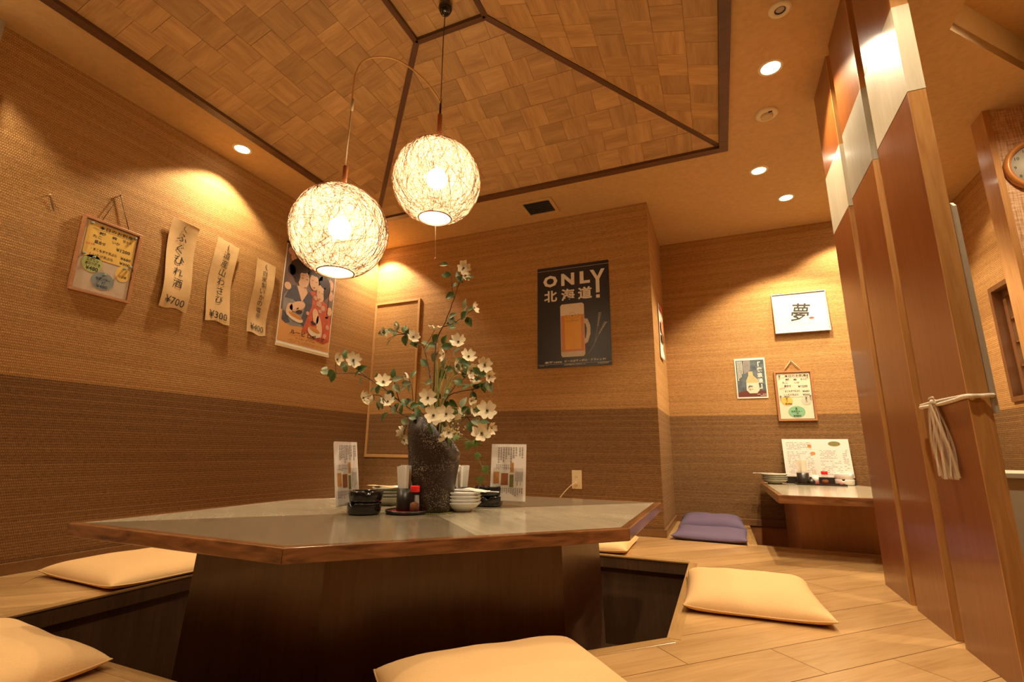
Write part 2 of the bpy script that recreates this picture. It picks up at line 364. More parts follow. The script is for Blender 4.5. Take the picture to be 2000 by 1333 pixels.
def struct(name, mb, mat, parent=None, label=None, **kw):
    o = obj(name, mb, mat, parent, **kw)
    if parent is None:
        o['kind'] = 'structure'
        if label: o['label'] = label
    return o
def copy_tree(o, parent=None):
    c = o.copy(); COL.objects.link(c); c.parent = parent
    for ch in o.children: copy_tree(ch, c)
    return c
def clip(poly, conv):
    """Sutherland-Hodgman; conv counter-clockwise"""
    out = list(poly)
    for i in range(len(conv)):
        a, b = conv[i], conv[(i+1) % len(conv)]
        inp = out; out = []
        if not inp: return []
        side = lambda p: (b[0]-a[0])*(p[1]-a[1])-(b[1]-a[1])*(p[0]-a[0])
        for k in range(len(inp)):
            p, q = inp[k], inp[(k+1) % len(inp)]
            sp, sq = side(p), side(q)
            if sp >= 0: out.append(p)
            if (sp >= 0) != (sq >= 0):
                t = sp/(sp-sq); out.append((p[0]+t*(q[0]-p[0]), p[1]+t*(q[1]-p[1])))
    return out
def area(p): return 0.5*sum(p[i][0]*p[(i+1) % len(p)][1]-p[(i+1) % len(p)][0]*p[i][1] for i in range(len(p)))

# text as flat meshes (built-in font)
_TX = {}
def glyphs(body, bold=0.0):
    key = (body, bold)
    if key not in _TX:
        cu = bpy.data.curves.new('lettering', 'FONT'); cu.body = body; cu.resolution_u = 2; cu.offset = bold; cu.fill_mode = 'BOTH'
        o = bpy.data.objects.new('lettering', cu); COL.objects.link(o)
        dg = bpy.context.evaluated_depsgraph_get(); me = bpy.data.meshes.new_from_object(o.evaluated_get(dg))
        vs = [tuple(v.co) for v in me.vertices]; fs = [tuple(p.vertices) for p in me.polygons]
        bpy.data.objects.remove(o); bpy.data.curves.remove(cu); bpy.data.meshes.remove(me)
        xs = [v[0] for v in vs] or [0]; ys = [v[1] for v in vs] or [0]
        _TX[key] = (vs, fs, min(xs), max(xs), min(ys), max(ys))
    return _TX[key]
def put_text(mb, body, x0, x1, y0, y1, z=0.0, bold=0.0, rot=0.0, keep=False, shear=0.0):
    """fit the text's ink box into x0..x1, y0..y1 of the sheet plane (z towards the viewer)"""
    vs, fs, a, b, c, d = glyphs(body, bold)
    if not vs: return
    sx, sy = (x1-x0)/max(b-a, 1e-6), (y1-y0)/max(d-c, 1e-6)
    if keep: sx = sy = min(sx, sy)
    mx, my = (x0+x1)/2, (y0+y1)/2; cr, sr = math.cos(rot), math.sin(rot); out = []
    for v in vs:
        px, py = (v[0]-(a+b)/2)*sx, (v[1]-(c+d)/2)*sy; px += shear*py
        out.append((mx+px*cr-py*sr, my+px*sr+py*cr, z))
    mb.add(out, fs)
def put_column(mb, text, x, y_top, size, pitch, z=0.0, bold=0.0, jit=0.0, keep=True):
    rnd = random.Random(text)
    for i, ch in enumerate(text):
        if ch == ' ': continue
        r = rnd.uniform(-jit, jit); dx = rnd.uniform(-jit, jit)*size*0.4
        put_text(mb, ch, x-size/2+dx, x+size/2+dx, y_top-i*pitch-size, y_top-i*pitch, z, bold, r, keep)
def rect(mb, x0, x1, y0, y1, z, th=0.0):
    if th: mb.box(x0, x1, y0, y1, z-th, z)
    else: mb.add([(x0, y0, z), (x1, y0, z), (x1, y1, z), (x0, y1, z)], [(0, 1, 2, 3)])
def poly(mb, pts, z): mb.add([(p[0], p[1], z) for p in pts], [tuple(range(len(pts)))])
def ell(cx, cy, rx, ry, n=28, rot=0.0):
    return [(cx+rx*math.cos(t)*math.cos(rot)-ry*math.sin(t)*math.sin(rot), cy+rx*math.cos(t)*math.sin(rot)+ry*math.sin(t)*math.cos(rot)) for t in (2*math.pi*i/n for i in range(n))]
def sheet_frame(root, wall):
    """turn a thing built in sheet space (x right, y up, z to the viewer) to hang on a wall"""
    if wall == 'left': root.rotation_euler = (R(90), 0, R(90))
    elif wall == 'back': root.rotation_euler = (R(90), 0, 0)
    elif wall == 'step': root.rotation_euler = (R(90), 0, R(90))

# ================================================================== THE ROOM
PX0, PY0, PX1, PY1, PCUT = -1.9965, 0.8142, -0.1736, 2.5579, 0.7206
pit = [(PX0, PY0), (PX1-PCUT, PY0), (PX1, PY0+PCUT), (PX1, PY1), (PX0+PCUT, PY1), (PX0, PY1-PCUT)]
Q0, QY, QX1 = 0.145, 3.20, 0.98        # second pit: left edge, front edge, right edge
PITZ = -0.40

w = MB().box(XL-0.08, XL, YF, YB+0.08, -0.5, ZC+0.06); struct('wall_left', w, M['wall'], label='left wall in tan woven paper with darker brown lower half')
w = MB().box(XL, XC-0.08, YB, YB+0.08, -0.5, ZC+0.06); struct('wall_back', w, M['wall'], label='back wall in tan woven paper behind the beer poster')
w = MB().box(XC-0.08, XC, YB, YB2+0.08, -0.5, ZC+0.06); struct('wall_return', w, M['wall'], label='short return wall leading into the alcove')
w = MB().box(XC, XR+0.08, YB2, YB2+0.08, -0.5, ZC+0.06); struct('wall_alcove', w, M['wall'], label='alcove wall with framed calligraphy and small posters')
w = MB()
wy0, wy1, wz0, wz1 = 3.10, 3.763, 0.81, 1.508
w.box(XR, XR+0.08, YF, wy0, -0.5, ZC+0.3); w.box(XR, XR+0.08, wy1, YB2, -0.5, ZC+0.3)
w.box(XR, XR+0.08, wy0, wy1, -0.5, wz0); w.box(XR, XR+0.08, wy0, wy1, wz1, ZC+0.3)
struct('wall_right', w, M['wall'], label='far right wall with a wooden lattice window')
w = MB().box(XL-0.08, XR+0.08, YF-0.08, YF, -0.5, ZC+0.3); struct('wall_front', w, M['wall'], label='wall behind the viewer')
w = MB().box(XL, -2.605, 0.1, 0.712, 0.0, ZC); struct('pillar', w, M['panelgrey'], label='narrow grey wall pier at upper left edge')

# ceiling with its two openings
HC, HH = (-1.083, 1.52), 1.253           # tent opening: centre and half size
ce = MB()
x0, x1, y0, y1 = HC[0]-HH, HC[0]+HH, HC[1]-HH, HC[1]+HH
ce.box(XL, x0, YF, YB, ZC, ZC+0.05); ce.box(x0, x1, YF, y0, ZC, ZC+0.05); ce.box(x0, x1, y1, YB, ZC, ZC+0.05)
ce.box(x1, 1.005, YF, YB2, ZC, ZC+0.05); ce.box(XC, x1, YB, YB2, ZC, ZC+0.05)
ce.prism([(1.005, 2.23), (XR, 2.23+XR-1.005), (XR, YB2), (1.005, YB2)], ZC, ZC+0.05)
ceiling = struct('ceiling', ce, M['ceil'], label='mottled tan ceiling around the tent shaped recess')
rc = MB()
rc.add([(1.005, 2.23, ZC), (XR, 2.832, ZC), (XR, 2.832, ZC+0.2), (1.005, 2.23, ZC+0.2)], [(0, 1, 2, 3)])
rc.add([(1.005, YF, ZC), (1.005, 2.23, ZC), (1.005, 2.23, ZC+0.2), (1.005, YF, ZC+0.2)], [(3, 2, 1, 0)])
obj('soffit_side', rc, M['recess'], ceiling)
rc = MB().box(1.004, XR, YF, 2.84, ZC+0.2, ZC+0.23); obj('soffit_top', rc, M['ceil'], ceiling)

# tent: border boards, hips, top frame and tiled slopes
HI = HH-0.047; TH = 0.33; TT = 0.185
def bar(a, b, wdt, dep, name='rib', up_v=(0, 0, 1)):
    a, b = Vector(a), Vector(b); d = (b-a); Ln = d.length; d.normalize()
    n = Vector(up_v); n = (n-d*n.dot(d)).normalized(); s = n.cross(d)
    m = MB().box(0, Ln, -wdt/2, wdt/2, -dep, 0)
    o = obj(name, m, M['rib'], ceiling)
    o.matrix_world = Matrix(((d.x, s.x, n.x, a.x), (d.y, s.y, n.y, a.y), (d.z, s.z, n.z, a.z), (0, 0, 0, 1)))
    return o
bw = HH-HI
for k in range(4):
    c, s = math.cos(k*math.pi/2), math.sin(k*math.pi/2)
    P = lambda u, v: (HC[0]+u*c-v*s, HC[1]+u*s+v*c)
    m = MB().prism([P(-HH, HI), P(HH, HI), P(HH, HH), P(-HH, HH)] if k % 2 else [P(-HI, HI), P(HI, HI), P(HI, HH), P(-HI, HH)], ZC-0.012, ZC+0.05)
    obj('border_board', m, M['rib'], ceiling)
for sx in (-1, 1):
    for sy in (-1, 1):
        bar((HC[0]+sx*HI, HC[1]+sy*HI, ZC+0.018), (HC[0]+sx*TT, HC[1]+sy*TT, ZC+TH+0.004), 0.03, 0.016, up_v=(0, 0, 1))
for a, b in (((-1, -1), (1, -1)), ((1, -1), (1, 1)), ((1, 1), (-1, 1)), ((-1, 1), (-1, -1))):
    bar((HC[0]+a[0]*(TT+.012), HC[1]+a[1]*(TT+.012), ZC+TH+0.003), (HC[0]+b[0]*(TT+.012), HC[1]+b[1]*(TT+.012), ZC+TH+0.003), 0.026, 0.02)
TS = 0.136
def tiles(parent, origin, u, v, shape, offu):
    n = u.cross(v); xs = [p[0] for p in shape]; ys = [p[1] for p in shape]
    iy = 0; y = min(ys)
    while y < max(ys)-1e-4:
        x = min(xs)-offu-(iy % 2)*TS*0.5; ix = 0
        while x < max(xs):
            p = clip([(x+.0007, y+.0007), (x+TS-.0007, y+.0007), (x+TS-.0007, y+TS-.0007), (x+.0007, y+TS-.0007)], shape)
            if len(p) >= 3 and area(p) > 4e-4:
                cx, cy = x+TS/2, y+TS/2; h = random.uniform(0.0016, 0.0032)
                m = MB().prism([(q[0]-cx, q[1]-cy) for q in p], 0, h)
                o = obj('tile', m, M['tile_u'] if (ix+iy) % 2 else M['tile_v'], parent)
                w = origin+u*cx+v*cy
                o.matrix_world = Matrix(((u.x, v.x, n.x, w.x), (u.y, v.y, n.y, w.y), (u.z, v.z, n.z, w.z), (0, 0, 0, 1)))
            x += TS; ix += 1
        y += TS; iy += 1
SL = math.hypot(HI-TT, TH)
for k, seen in ((0, True), (1, True), (2, False), (3, True)):      # far, left, near, right
    a = k*math.pi/2
    rot = lambda x, y: Vector((x*math.cos(a)-y*math.sin(a), x*math.sin(a)+y*math.cos(a), 0))
    cen = Vector((HC[0], HC[1], 0))
    lo0, lo1 = cen+rot(-HI, HI), cen+rot(HI, HI); hi0, hi1 = cen+rot(-TT, TT), cen+rot(TT, TT)
    for q, z in ((lo0, ZC+.008), (lo1, ZC+.008), (hi0, ZC+TH), (hi1, ZC+TH)): q.z = z
    off = Vector((0, 0, 0.006))
    m = MB().add([lo0+off, lo1+off, hi1+off, hi0+off, lo0+off*4, lo1+off*4, hi1+off*4, hi0+off*4], [(0, 1, 2, 3), (7, 6, 5, 4)])
    pn = obj('slope_panel', m, M['tile_back'] if seen else M['tile_u'], ceiling)
    if seen:
        # tiles face down into the room: u runs right to left so that u x v points down
        u = (lo0-lo1).normalized(); v = ((hi0+hi1)/2-(lo0+lo1)/2); sl = v.length; v.normalize()
        if u.cross(v).z > 0: u = -u
        o_ = (lo0+lo1)/2
        tiles(pn, o_, u, v, [(-HI, 0), (HI, 0), (TT, sl), (-TT, sl)], random.uniform(0, TS))
m = MB().box(HC[0]-TT, HC[0]+TT, HC[1]-TT, HC[1]+TT, ZC+TH+.006, ZC+TH+.02)
pn = obj('top_panel', m, M['tile_back'], ceiling)
tiles(pn, Vector((HC[0], HC[1], ZC+TH+.006)), Vector((-1, 0, 0)), Vector((0, 1, 0)), [(-TT, -TT), (TT, -TT), (TT, TT), (-TT, TT)], 0.02)

# raised floor of diagonal oak planks
FXE = 0.62
regions = [
    [(XL, YF), (PX0, YF), (PX0, YB), (XL, YB)],
    [(PX0, YF), (FXE, YF), (FXE, PY0), (PX0, PY0)],
    [(PX1, PY0), (FXE, PY0), (FXE, PY1), (PX1, PY1)],
    [(PX0, PY1), (XC, PY1), (XC, YB), (PX0, YB)],
    [(XC, PY1), (XR, PY1), (XR, QY), (XC, QY)],
    [(PX1-PCUT, PY0), (PX1, PY0), (PX1, PY0+PCUT)],
    [(PX0, PY1-PCUT), (PX0+PCUT, PY1), (PX0, PY1)],
    [(XC, QY), (Q0, QY), (Q0, YB2), (XC, YB2)],
    [(QX1, QY), (XR, QY), (XR, YB2), (QX1, YB2)],
]
fl = MB()
for p in regions: fl.prism(p, -0.03, -0.0125)
floor = struct('floor', fl, M['pit'], label='raised floor of honey oak planks laid on the diagonal')
ca = math.sqrt(0.5)
toF = lambda p: ((p[0]+p[1])*ca, (-p[0]+p[1])*ca)
regF = [[toF(p) for p in r] for r in regions]
PW = 0.1555; b0 = 1.211-PW*14
amin = min(p[0] for r in regF for p in r); amax = max(p[0] for r in regF for p in r)
bmax = max(p[1] for r in regF for p in r)
row = 0; b = b0
while b < bmax:
    a = amin-random.uniform(0, 1.2)
    while a < amax:
        Ln = random.choice((0.9, 1.2, 1.35)); g = 0.0011
        q = [(a+g, b+g), (a+Ln-g, b+g), (a+Ln-g, b+PW-g), (a+g, b+PW-g)]
        cx, cy = a+Ln/2, b+PW/2; m = MB()
        for r in regF:
            p = clip(q, r)
            if len(p) >= 3 and area(p) > 1e-4: m.prism([(t[0]-cx, t[1]-cy) for t in p], -0.0125, 0.0)
        if m.v:
            o = obj('plank', m, M['plank'], floor, loc=((cx-cy)*ca, (cx+cy)*ca, 0), rot=(0, 0, R(45)))
        a += Ln
    b += PW; row += 1

def nosing(a, b, mat, name='nosing', wd=0.034, hg=0.055):
    """edge board along the pit: lies flush in the floor and shows a fascia to the pit"""
    a, b = Vector((*a, 0)), Vector((*b, 0)); d = (b-a); Ln = d.length
    ang = math.atan2(d.y, d.x)
    m = MB().box(0, Ln, -wd, 0.004, -0.006, 0.0016)
    nz = obj(name, m, mat, floor, loc=a, rot=(0, 0, ang), bevel=0.0015)
    obj('fascia', MB().box(0, Ln, -0.012, 0.001, -hg, -0.006), M['pit'], floor, loc=a, rot=(0, 0, ang))
    return nz
for i in range(6): nosing(pit[i], pit[(i+1) % 6], M['nosing'])
nosing((Q0, YB2), (Q0, QY), M['nosing']); nosing((Q0, QY), (QX1, QY), M['nosing'])

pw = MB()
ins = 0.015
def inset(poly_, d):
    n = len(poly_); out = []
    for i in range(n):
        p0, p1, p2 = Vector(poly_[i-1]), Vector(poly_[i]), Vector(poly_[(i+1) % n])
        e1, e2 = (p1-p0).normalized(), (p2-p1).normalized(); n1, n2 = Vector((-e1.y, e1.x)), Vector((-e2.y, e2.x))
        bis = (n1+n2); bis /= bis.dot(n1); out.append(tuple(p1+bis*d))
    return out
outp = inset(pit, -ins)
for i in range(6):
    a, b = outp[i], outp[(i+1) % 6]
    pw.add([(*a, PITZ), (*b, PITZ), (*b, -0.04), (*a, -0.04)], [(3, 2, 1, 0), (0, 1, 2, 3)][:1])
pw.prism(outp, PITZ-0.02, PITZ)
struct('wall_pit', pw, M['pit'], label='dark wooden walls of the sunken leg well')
pw = MB()
pw.add([(Q0-ins, QY, PITZ), (Q0-ins, YB2, PITZ), (Q0-ins, YB2, -.04), (Q0-ins, QY, -.04)], [(0, 1, 2, 3)])
pw.add([(Q0-ins, QY-ins, PITZ), (QX1, QY-ins, PITZ), (QX1, QY-ins, -.04), (Q0-ins, QY-ins, -.04)], [(0, 1, 2, 3)])
pw.add([(QX1, QY, PITZ), (QX1, YB2, PITZ), (QX1, YB2, -.04), (QX1, QY, -.04)], [(0, 1, 2, 3)])
pw.add([(Q0-ins, YB2-.002, PITZ), (QX1, YB2-.002, PITZ), (QX1, YB2-.002, 0), (Q0-ins, YB2-.002, 0)], [(0, 1, 2, 3)])
pw.box(Q0-ins, QX1, QY-ins, YB2, PITZ-.02, PITZ)
struct('wall_pit_alcove', pw, M['pedestal2'], label='wooden walls of the alcove leg well')
lo = MB().box(FXE, XR, YF, PY1, -0.33, -0.3); struct('floor_corridor', lo, M['pit'], label='lower corridor floor beyond the wooden fins')
st = MB().box(FXE-.01, FXE+.004, YF, PY1, -0.3, -0.013); st.box(FXE, XR, PY1-.004, PY1+.01, -0.3, -0.013); struct('trim_1', st, M['base'], label='step edge of the raised floor')

def baseb(name, x0, x1, y0, y1, label):
    struct(name, MB().box(x0, x1, y0, y1, 0.0005, 0.045), M['base'], label=label, bevel=0.002)
baseb('baseboard_left', XL, XL+0.014, 0.712, YB, 'low brown baseboard along the left wall')
baseb('baseboard_back', XL+.014, XC+0.014, YB-0.014, YB, 'low brown baseboard along the back wall')
baseb('baseboard_return', XC, XC+0.014, YB+.0005, YB2, 'low brown baseboard on the return wall')
baseb('baseboard_alcove', XC+.014, XR, YB2-0.014, YB2, 'low brown baseboard in the alcove')

# small access door in the back wall
dr = MB().box(XL+0.002, -2.205, YB-0.006, YB, 0.455, 1.705)
door = struct('door_1', dr, M['wall'], label='small papered access door in the corner of the back wall')
fm = plain('tan_door_edge', (0.55, 0.31, 0.115), 0.6)
for bx in ((XL+.002, XL+.022, .44, 1.72), (-2.207, -2.185, .44, 1.72), (XL+.022, -2.207, 1.702, 1.72), (XL+.022, -2.207, .44, .462)):
    obj('door_frame', MB().box(bx[0], bx[1], YB-0.014, YB, bx[2], bx[3]), fm, door, bevel=0.002)

# lattice window in the right wall
wf = MB()
wf.box(XR-.012, XR+.08, wy0, wy0+.03, wz0, wz1); wf.box(XR-.012, XR+.08, wy1-.03, wy1, wz0, wz1)
wf.box(XR-.012, XR+.08, wy0+.03, wy1-.03, wz0, wz0+.03); wf.box(XR-.012, XR+.08, wy0+.03, wy1-.03, wz1-.03, wz1)
win = struct('window_1', wf, M['windowwood'], label='dark wooden window with a lattice sash in the far right wall')
sy0, sy1, sz0, sz1 = wy0+.03, wy1-.03, wz0+.03, wz1-.03
for a in ((sy0, sy0+.035, sz0, sz1), (sy1-.035, sy1, sz0, sz1), (sy0+.035, sy1-.035, sz0, sz0+.035), (sy0+.035, sy1-.035, sz1-.035, sz1)):
    obj('sash', MB().box(XR+.035, XR+.06, *a), M['windowwood'], win)
gy = [sy0+.035+(sy1-sy0-.07)*i/3 for i in range(4)]; gz = [sz0+.035+(sz1-sz0-.07)*i/4 for i in range(5)]
for y in gy[1:-1]: obj('muntin', MB().box(XR+.038, XR+.055, y-.006, y+.006, gz[0], gz[-1]), M['windowwood'], win)
for z in gz[1:-1]: obj('muntin', MB().box(XR+.039, XR+.054, gy[0], gy[-1], z-.006, z+.006), M['windowwood'], win)
for i in range(3):
    for j in range(4): obj('pane', MB().box(XR+.056, XR+.059, gy[i]+.001, gy[i+1]-.001, gz[j]+.001, gz[j+1]-.001), M['windowpaper'], win)
MB_ = MB().box(XR+.08, XR+.09, wy0-.05, wy1+.05, wz0-.05, wz1+.05); struct('wall_outside', MB_, M['panelgrey'], label='closed backing behind the lattice window')

# wooden corner post and textile panel that carry the clock
pt = MB().box(1.361, 1.388, 2.908, 3.03, 0.0, ZC); struct('trim_2', pt, M['fin_edge'], label='brown wooden post beside the clock')
def textile():
    m, nt, b = new_mat('slub_textile')
    tc = N(nt, 'ShaderNodeTexCoord'); out = []
    for sc in ((14, 14, 190), (190, 190, 14)):
        mp = N(nt, 'ShaderNodeMapping'); mp.inputs['Scale'].default_value = sc; L(nt, tc.outputs['Object'], mp.inputs[0])
        no = N(nt, 'ShaderNodeTexNoise'); no.inputs['Scale'].default_value = 1; L(nt, mp.outputs[0], no.inputs[0]); out.append(no.outputs['Fac'])
    f = math_n(nt, 'MULTIPLY', math_n(nt, 'ADD', out[0], out[1]), 0.5)
    r = N(nt, 'ShaderNodeMapRange'); r.inputs[1].default_value = 0.38; r.inputs[2].default_value = 0.58; L(nt, f, r.inputs[0])
    L(nt, mixc(nt, r.outputs[0], (0.36, 0.18, 0.085), (0.72, 0.48, 0.29)), b.inputs['Base Color']); b.inputs['Roughness'].default_value = 0.8
    return m
pt = MB().box(1.388, XR, 2.925, 3.03, 0.0, ZC); struct('wall_clock_panel', pt, textile(), label='slubby textile panel behind the wall clock')

# wooden fins between the rooms
tops = ('farthest of three lacquered wooden fins, cream inlay square', 'middle lacquered wooden fin with grey inlay square', 'nearest lacquered wooden fin with cream inlay, white string tied round it')
for i, (ya, yb_) in enumerate(((2.203, 2.488), (1.854, 2.139), (1.505, 1.790))):
    t = thing('partition_fin', tops[i], 'partition', (FX, ya, 0), 0, 'wooden fins dividing the rooms')
    wd = yb_-ya; im = M['grey_inlay'] if i == 1 else M['cream_inlay']
    for nm, z0, z1 in (('lower_board', 0.0, 1.494), ('upper_board', 1.781, ZC)):
        bd = obj(nm, MB().box(0, 0.040, 0.002, wd, z0, z1), M['fin'], t)
        obj('edge_strip', MB().box(0, 0.040, -0.003, 0.002, z0, z1), M['fin_edge'], bd)
    obj('inlay_panel', MB().box(-0.0008, 0.0408, 0.0, wd+.0008, 1.4948, 1.7802), im, t)
    obj('inlay_edge', MB().box(-0.0008, 0.0408, -0.004, 0.0, 1.4948, 1.7802), im, t)

# ================================================================== LIGHTS THE PLACE HAS, PLUS ONE ADDED
def spot(parent, energy, size, blend=0.35, rad=0.03, z=-0.012):
    ld = bpy.data.lights.new('spot', 'SPOT'); ld.energy = energy; ld.color = WARM; ld.spot_size = R(size); ld.spot_blend = blend; ld.shadow_soft_size = rad
    lo_ = bpy.data.objects.new('lamp_light', ld); COL.objects.link(lo_); lo_.parent = parent; lo_.location = (0, 0, z)
dl_ring = MB().lathe([(0.040, -0.001), (0.041, -0.005), (0.052, -0.004), (0.054, 0.0)], 32).mesh('trim_ring', M['detector'])
dl_lens = MB().lathe([(0.0, -0.004), (0.02, -0.0038), (0.035, -0.003), (0.040, -0.001)], 32).mesh('lens', M['lens'])
def downlight(x, y, label, k=1.0, size=112, blend=0.3, z=ZC):
    t = thing('downlight', label, 'downlight', (x, y, z), 0, 'round downlights in the ceiling')
    obj('trim_ring', dl_ring, None, t); obj('lens', dl_lens, None, t)
    spot(t, DOWN_W*k, size, blend)
    return t
downlight(-2.467, 1.707, 'lit round downlight beside the left wall', 0.6)
downlight(-2.535, 3.06, 'lit round downlight in the back corner, behind the lamps', 0.85)
downlight(-2.467, 0.43, 'lit round downlight beside the left wall, at upper left', 0.55)
downlight(0.342, 2.18, 'lit round downlight on the right, above the cream and grey fins', 0.84)
downlight(0.350, 3.078, 'dimmer round downlight near the alcove entrance', 0.35)
downlight(0.545, 3.511, 'lit round downlight nearest the alcove wall', 1.4)
downlight(0.95, 3.76, 'round downlight in the alcove corner, behind the fins', 0.62)
downlight(0.342, 1.05, 'lit round downlight above the near cushion', 0.84)
downlight(-0.75, 0.02, 'lit round downlight over the front of the floor', 0.72)
downlight(1.30, 1.90, 'added unseen downlight in the raised ceiling, brightening the clock', 0.95, 145, 0.3, ZC+0.1995)  # added fill, out of view, to brighten the clock panel and counter
downlight(1.25, 3.45, 'lit round downlight beside the lattice window', 0.2)

t = thing('ceiling_speaker', 'small unlit round ceiling fitting with a dark centre', 'ceiling fitting', (0.349, 1.86, ZC))
obj('trim_ring', MB().lathe([(0.020, -0.004), (0.022, -0.008), (0.040, -0.005), (0.042, 0)], 32), M['detector'], t)
obj('dark_ring', MB().lathe([(0.016, -0.003), (0.017, -0.006), (0.0205, -0.005), (0.0206, 0)], 32), M['slot'], t)
obj('core', MB().lathe([(0, -0.004), (0.012, -0.004), (0.0165, -0.002)], 24), M['panelgrey'], t)
t = thing('smoke_detector', 'cream round smoke detector on the ceiling', 'smoke detector', (0.351, 2.517, ZC))
obj('base', MB().lathe([(0.054, 0), (0.054, -0.006), (0.048, -0.013), (0.030, -0.014)], 32), M['detector'], t)
obj('cap', MB().lathe([(0.030, -0.014), (0.029, -0.022), (0.020, -0.026), (0, -0.027)], 32), plain('cap_beige', (0.60, 0.46, 0.28), 0.5), t)
obj('indicator', MB().box(0.004, 0.022, -0.034, -0.030, -0.0185, -0.0135), M['slot'], t)

t = thing('ceiling_vent', 'square ceiling air vent with dark slats', 'vent', (-1.074, 3.01, ZC))
for a in ((-.122, .122, -.112, -.088), (-.122, .122, .088, .112), (-.122, -.097, -.088, .088), (.097, .122, -.088, .088)):
    obj('frame', MB().box(a[0], a[1], a[2], a[3], -0.010, -0.0005), M['ceil'], t, bevel=0.002)
obj('backing', MB().box(-.097, .097, -.088, .088, -0.002, -0.0005), M['slot'], t)
for k in range(7):
    y = -.075+k*.025
    obj('slat', MB().box(-.096, .096, -.008, .008, -.001, .001), M['metaldark'], t, loc=(0, y, -0.006), rot=(R(24), 0, 0))

# ------------------------------------------------------------------ pendant lamps
RL = 0.186
def globe_mesh(name, r, hole):
    """open-bottomed globe shell"""
    prof = []; n = 26; a0 = math.asin(hole/r)
    for i in range(n+1):
        a = 0.08+(math.pi-a0-0.08)*i/n
        prof.append((r*math.sin(a), r*math.cos(a)))
    return MB().lathe(prof, 56).mesh(name, M['shade'])
def strings(r, hole, seed, n=620):
    rnd = random.Random(seed); mb = MB(); zmin = -math.sqrt(r*r-hole*hole)
    for _ in range(n):
        # arcs of circles lying on the globe, dipping between the top and the rim
        ax = Vector((rnd.gauss(0, 1), rnd.gauss(0, 1), rnd.gauss(0, 0.55))).normalized()
        off = rnd.uniform(-0.5, 0.5); u = ax.orthogonal().normalized(); v = ax.cross(u)
        rr = math.sqrt(1-off*off); a0 = rnd.uniform(0, 6.28); ln = rnd.uniform(1.3, 3.6); k = int(8+ln*7); run = []
        th = rnd.uniform(0.0003, 0.00075)
        rad = r*rnd.uniform(1.001, 1.008)
        for i in range(k+1):
            a = a0+ln*i/k
            p = (ax*off+(u*math.cos(a)+v*math.sin(a))*rr)*rad
            if p.z < zmin*1.0 or p.z > r*0.995:
                if len(run) > 2: mb.tube(run, th, 3, False, False)
                run = []
            else: run.append(p)
        if len(run) > 2: mb.tube(run, th, 3, False, False)
    return mb
def pendant(name, label, c, seed, cord_pts, dow, chain, chain_mat):
    t = thing(name, label, 'pendant lamp', c, 0, 'woven string pendant lamps')
    sh = obj('lamp_shade', globe_mesh('lamp_shade', RL, 0.068), None, t)
    s = obj('woven_strings', strings(RL, 0.066, seed), M['string'], sh); s['kind'] = 'stuff'
    zr = -math.sqrt(RL*RL-.068*.068)
    obj('rim', MB().lathe([(0.0665, zr-.001), (0.0705, zr-.001), (0.0705, zr+.004), (0.0665, zr+.004), (0.0665, zr-.001)], 48), M['ring'], sh)
    obj('diffuser', MB().lathe([(0, zr+.008), (.066, zr+.006)], 40), M['diffuser'], t)
    obj('bulb', MB().ball((0, 0, 0.012), 0.043, 24, 16), M['bulb'], t)
    obj('lamp_holder', MB().lathe([(0.0, 0.056), (0.013, 0.056), (0.014, 0.10), (0.004, 0.105), (0.004, 0.186)], 20), M['cordbrown'], t)
    obj('dowel', MB().lathe([(0.0, dow[1]+.001), (0.009, dow[1]), (0.0105, dow[1]-.006), (0.0105, dow[0]+.004), (0.009, dow[0]), (0.0, dow[0])], 20), M['dowel'], t)
    obj('neck', MB().lathe([(0.005, dow[0]+.002), (0.0055, RL-.004)], 12), M['iron'], t)
    mb = MB().tube(chain[:2], 0.0008, 6); n = int((chain[0][2]-chain[1][2])/0.006)
    pc = obj('pull_cord', mb, chain_mat, t)
    obj('bead', MB().ball(chain[1], 0.0055, 12, 8), M['dowel'] if chain_mat is M['cordwhite'] else M['iron'], pc)
    return t
L2 = (-1.033, 1.590, 1.620); L1 = (-1.316, 1.353, 1.335)
hi = pendant('pendant_lamp', 'higher woven string globe lamp hanging from the ceiling cord', L2, 3, None, (0.216, 0.330), [(0.004, 0, -0.18), (0.012, 0, -0.355)], M['cordwhite'])
hz = ZC+TH-L2[2]
obj('ceiling_rose', MB().lathe([(0.0, hz-.004), (0.030, hz-.006), (0.033, hz-.03), (0.022, hz-.055), (0.010, hz-.06), (0, hz-.06)], 24), M['black'], hi)
obj('cord', MB().tube([(0, 0, hz-.06), (-.003, 0, hz-.2), (0, 0, .42)], 0.0022, 8), M['cordbrown'], hi)
hook = MB().tube([(0, 0, .33), (0, 0, .395)], 0.0045, 8).tube([(0.0, 0, .395), (-.005, 0, .405), (0, 0, .416), (.005, 0, .405), (0.001, 0, .395)], 0.0016, 6)
obj('hook', hook, M['iron'], hi)
lo = pendant('pendant_lamp', 'lower woven string globe lamp hung from a brass arch', L1, 9, None, (0.196, 0.285), [(-.02, 0, -0.17), (-.022, 0, -0.35)], M['iron'])
arch = [(L2[0]-L1[0], L2[1]-L1[1], L2[2]+.385-L1[2]), (.272, .222, .700), (.225, .18, .772), (.165, .125, .822), (.115, .085, .838), (.06, .045, .828), (.02, .015, .79), (.003, .003, .73), (0.0, 0.0, .66), (0, 0, .58)]
def smooth(pts, k=5):
    pts = [Vector(p) for p in pts]; out = []
    for i in range(len(pts)-1):
        p0, p1, p2, p3 = pts[max(i-1, 0)], pts[i], pts[i+1], pts[min(i+2, len(pts)-1)]
        for j in range(k):
            t = j/k; out.append(0.5*((2*p1)+(p2-p0)*t+(2*p0-5*p1+4*p2-p3)*t*t+(3*p1-p0-3*p2+p3)*t**3))
    return out+[pts[-1]]
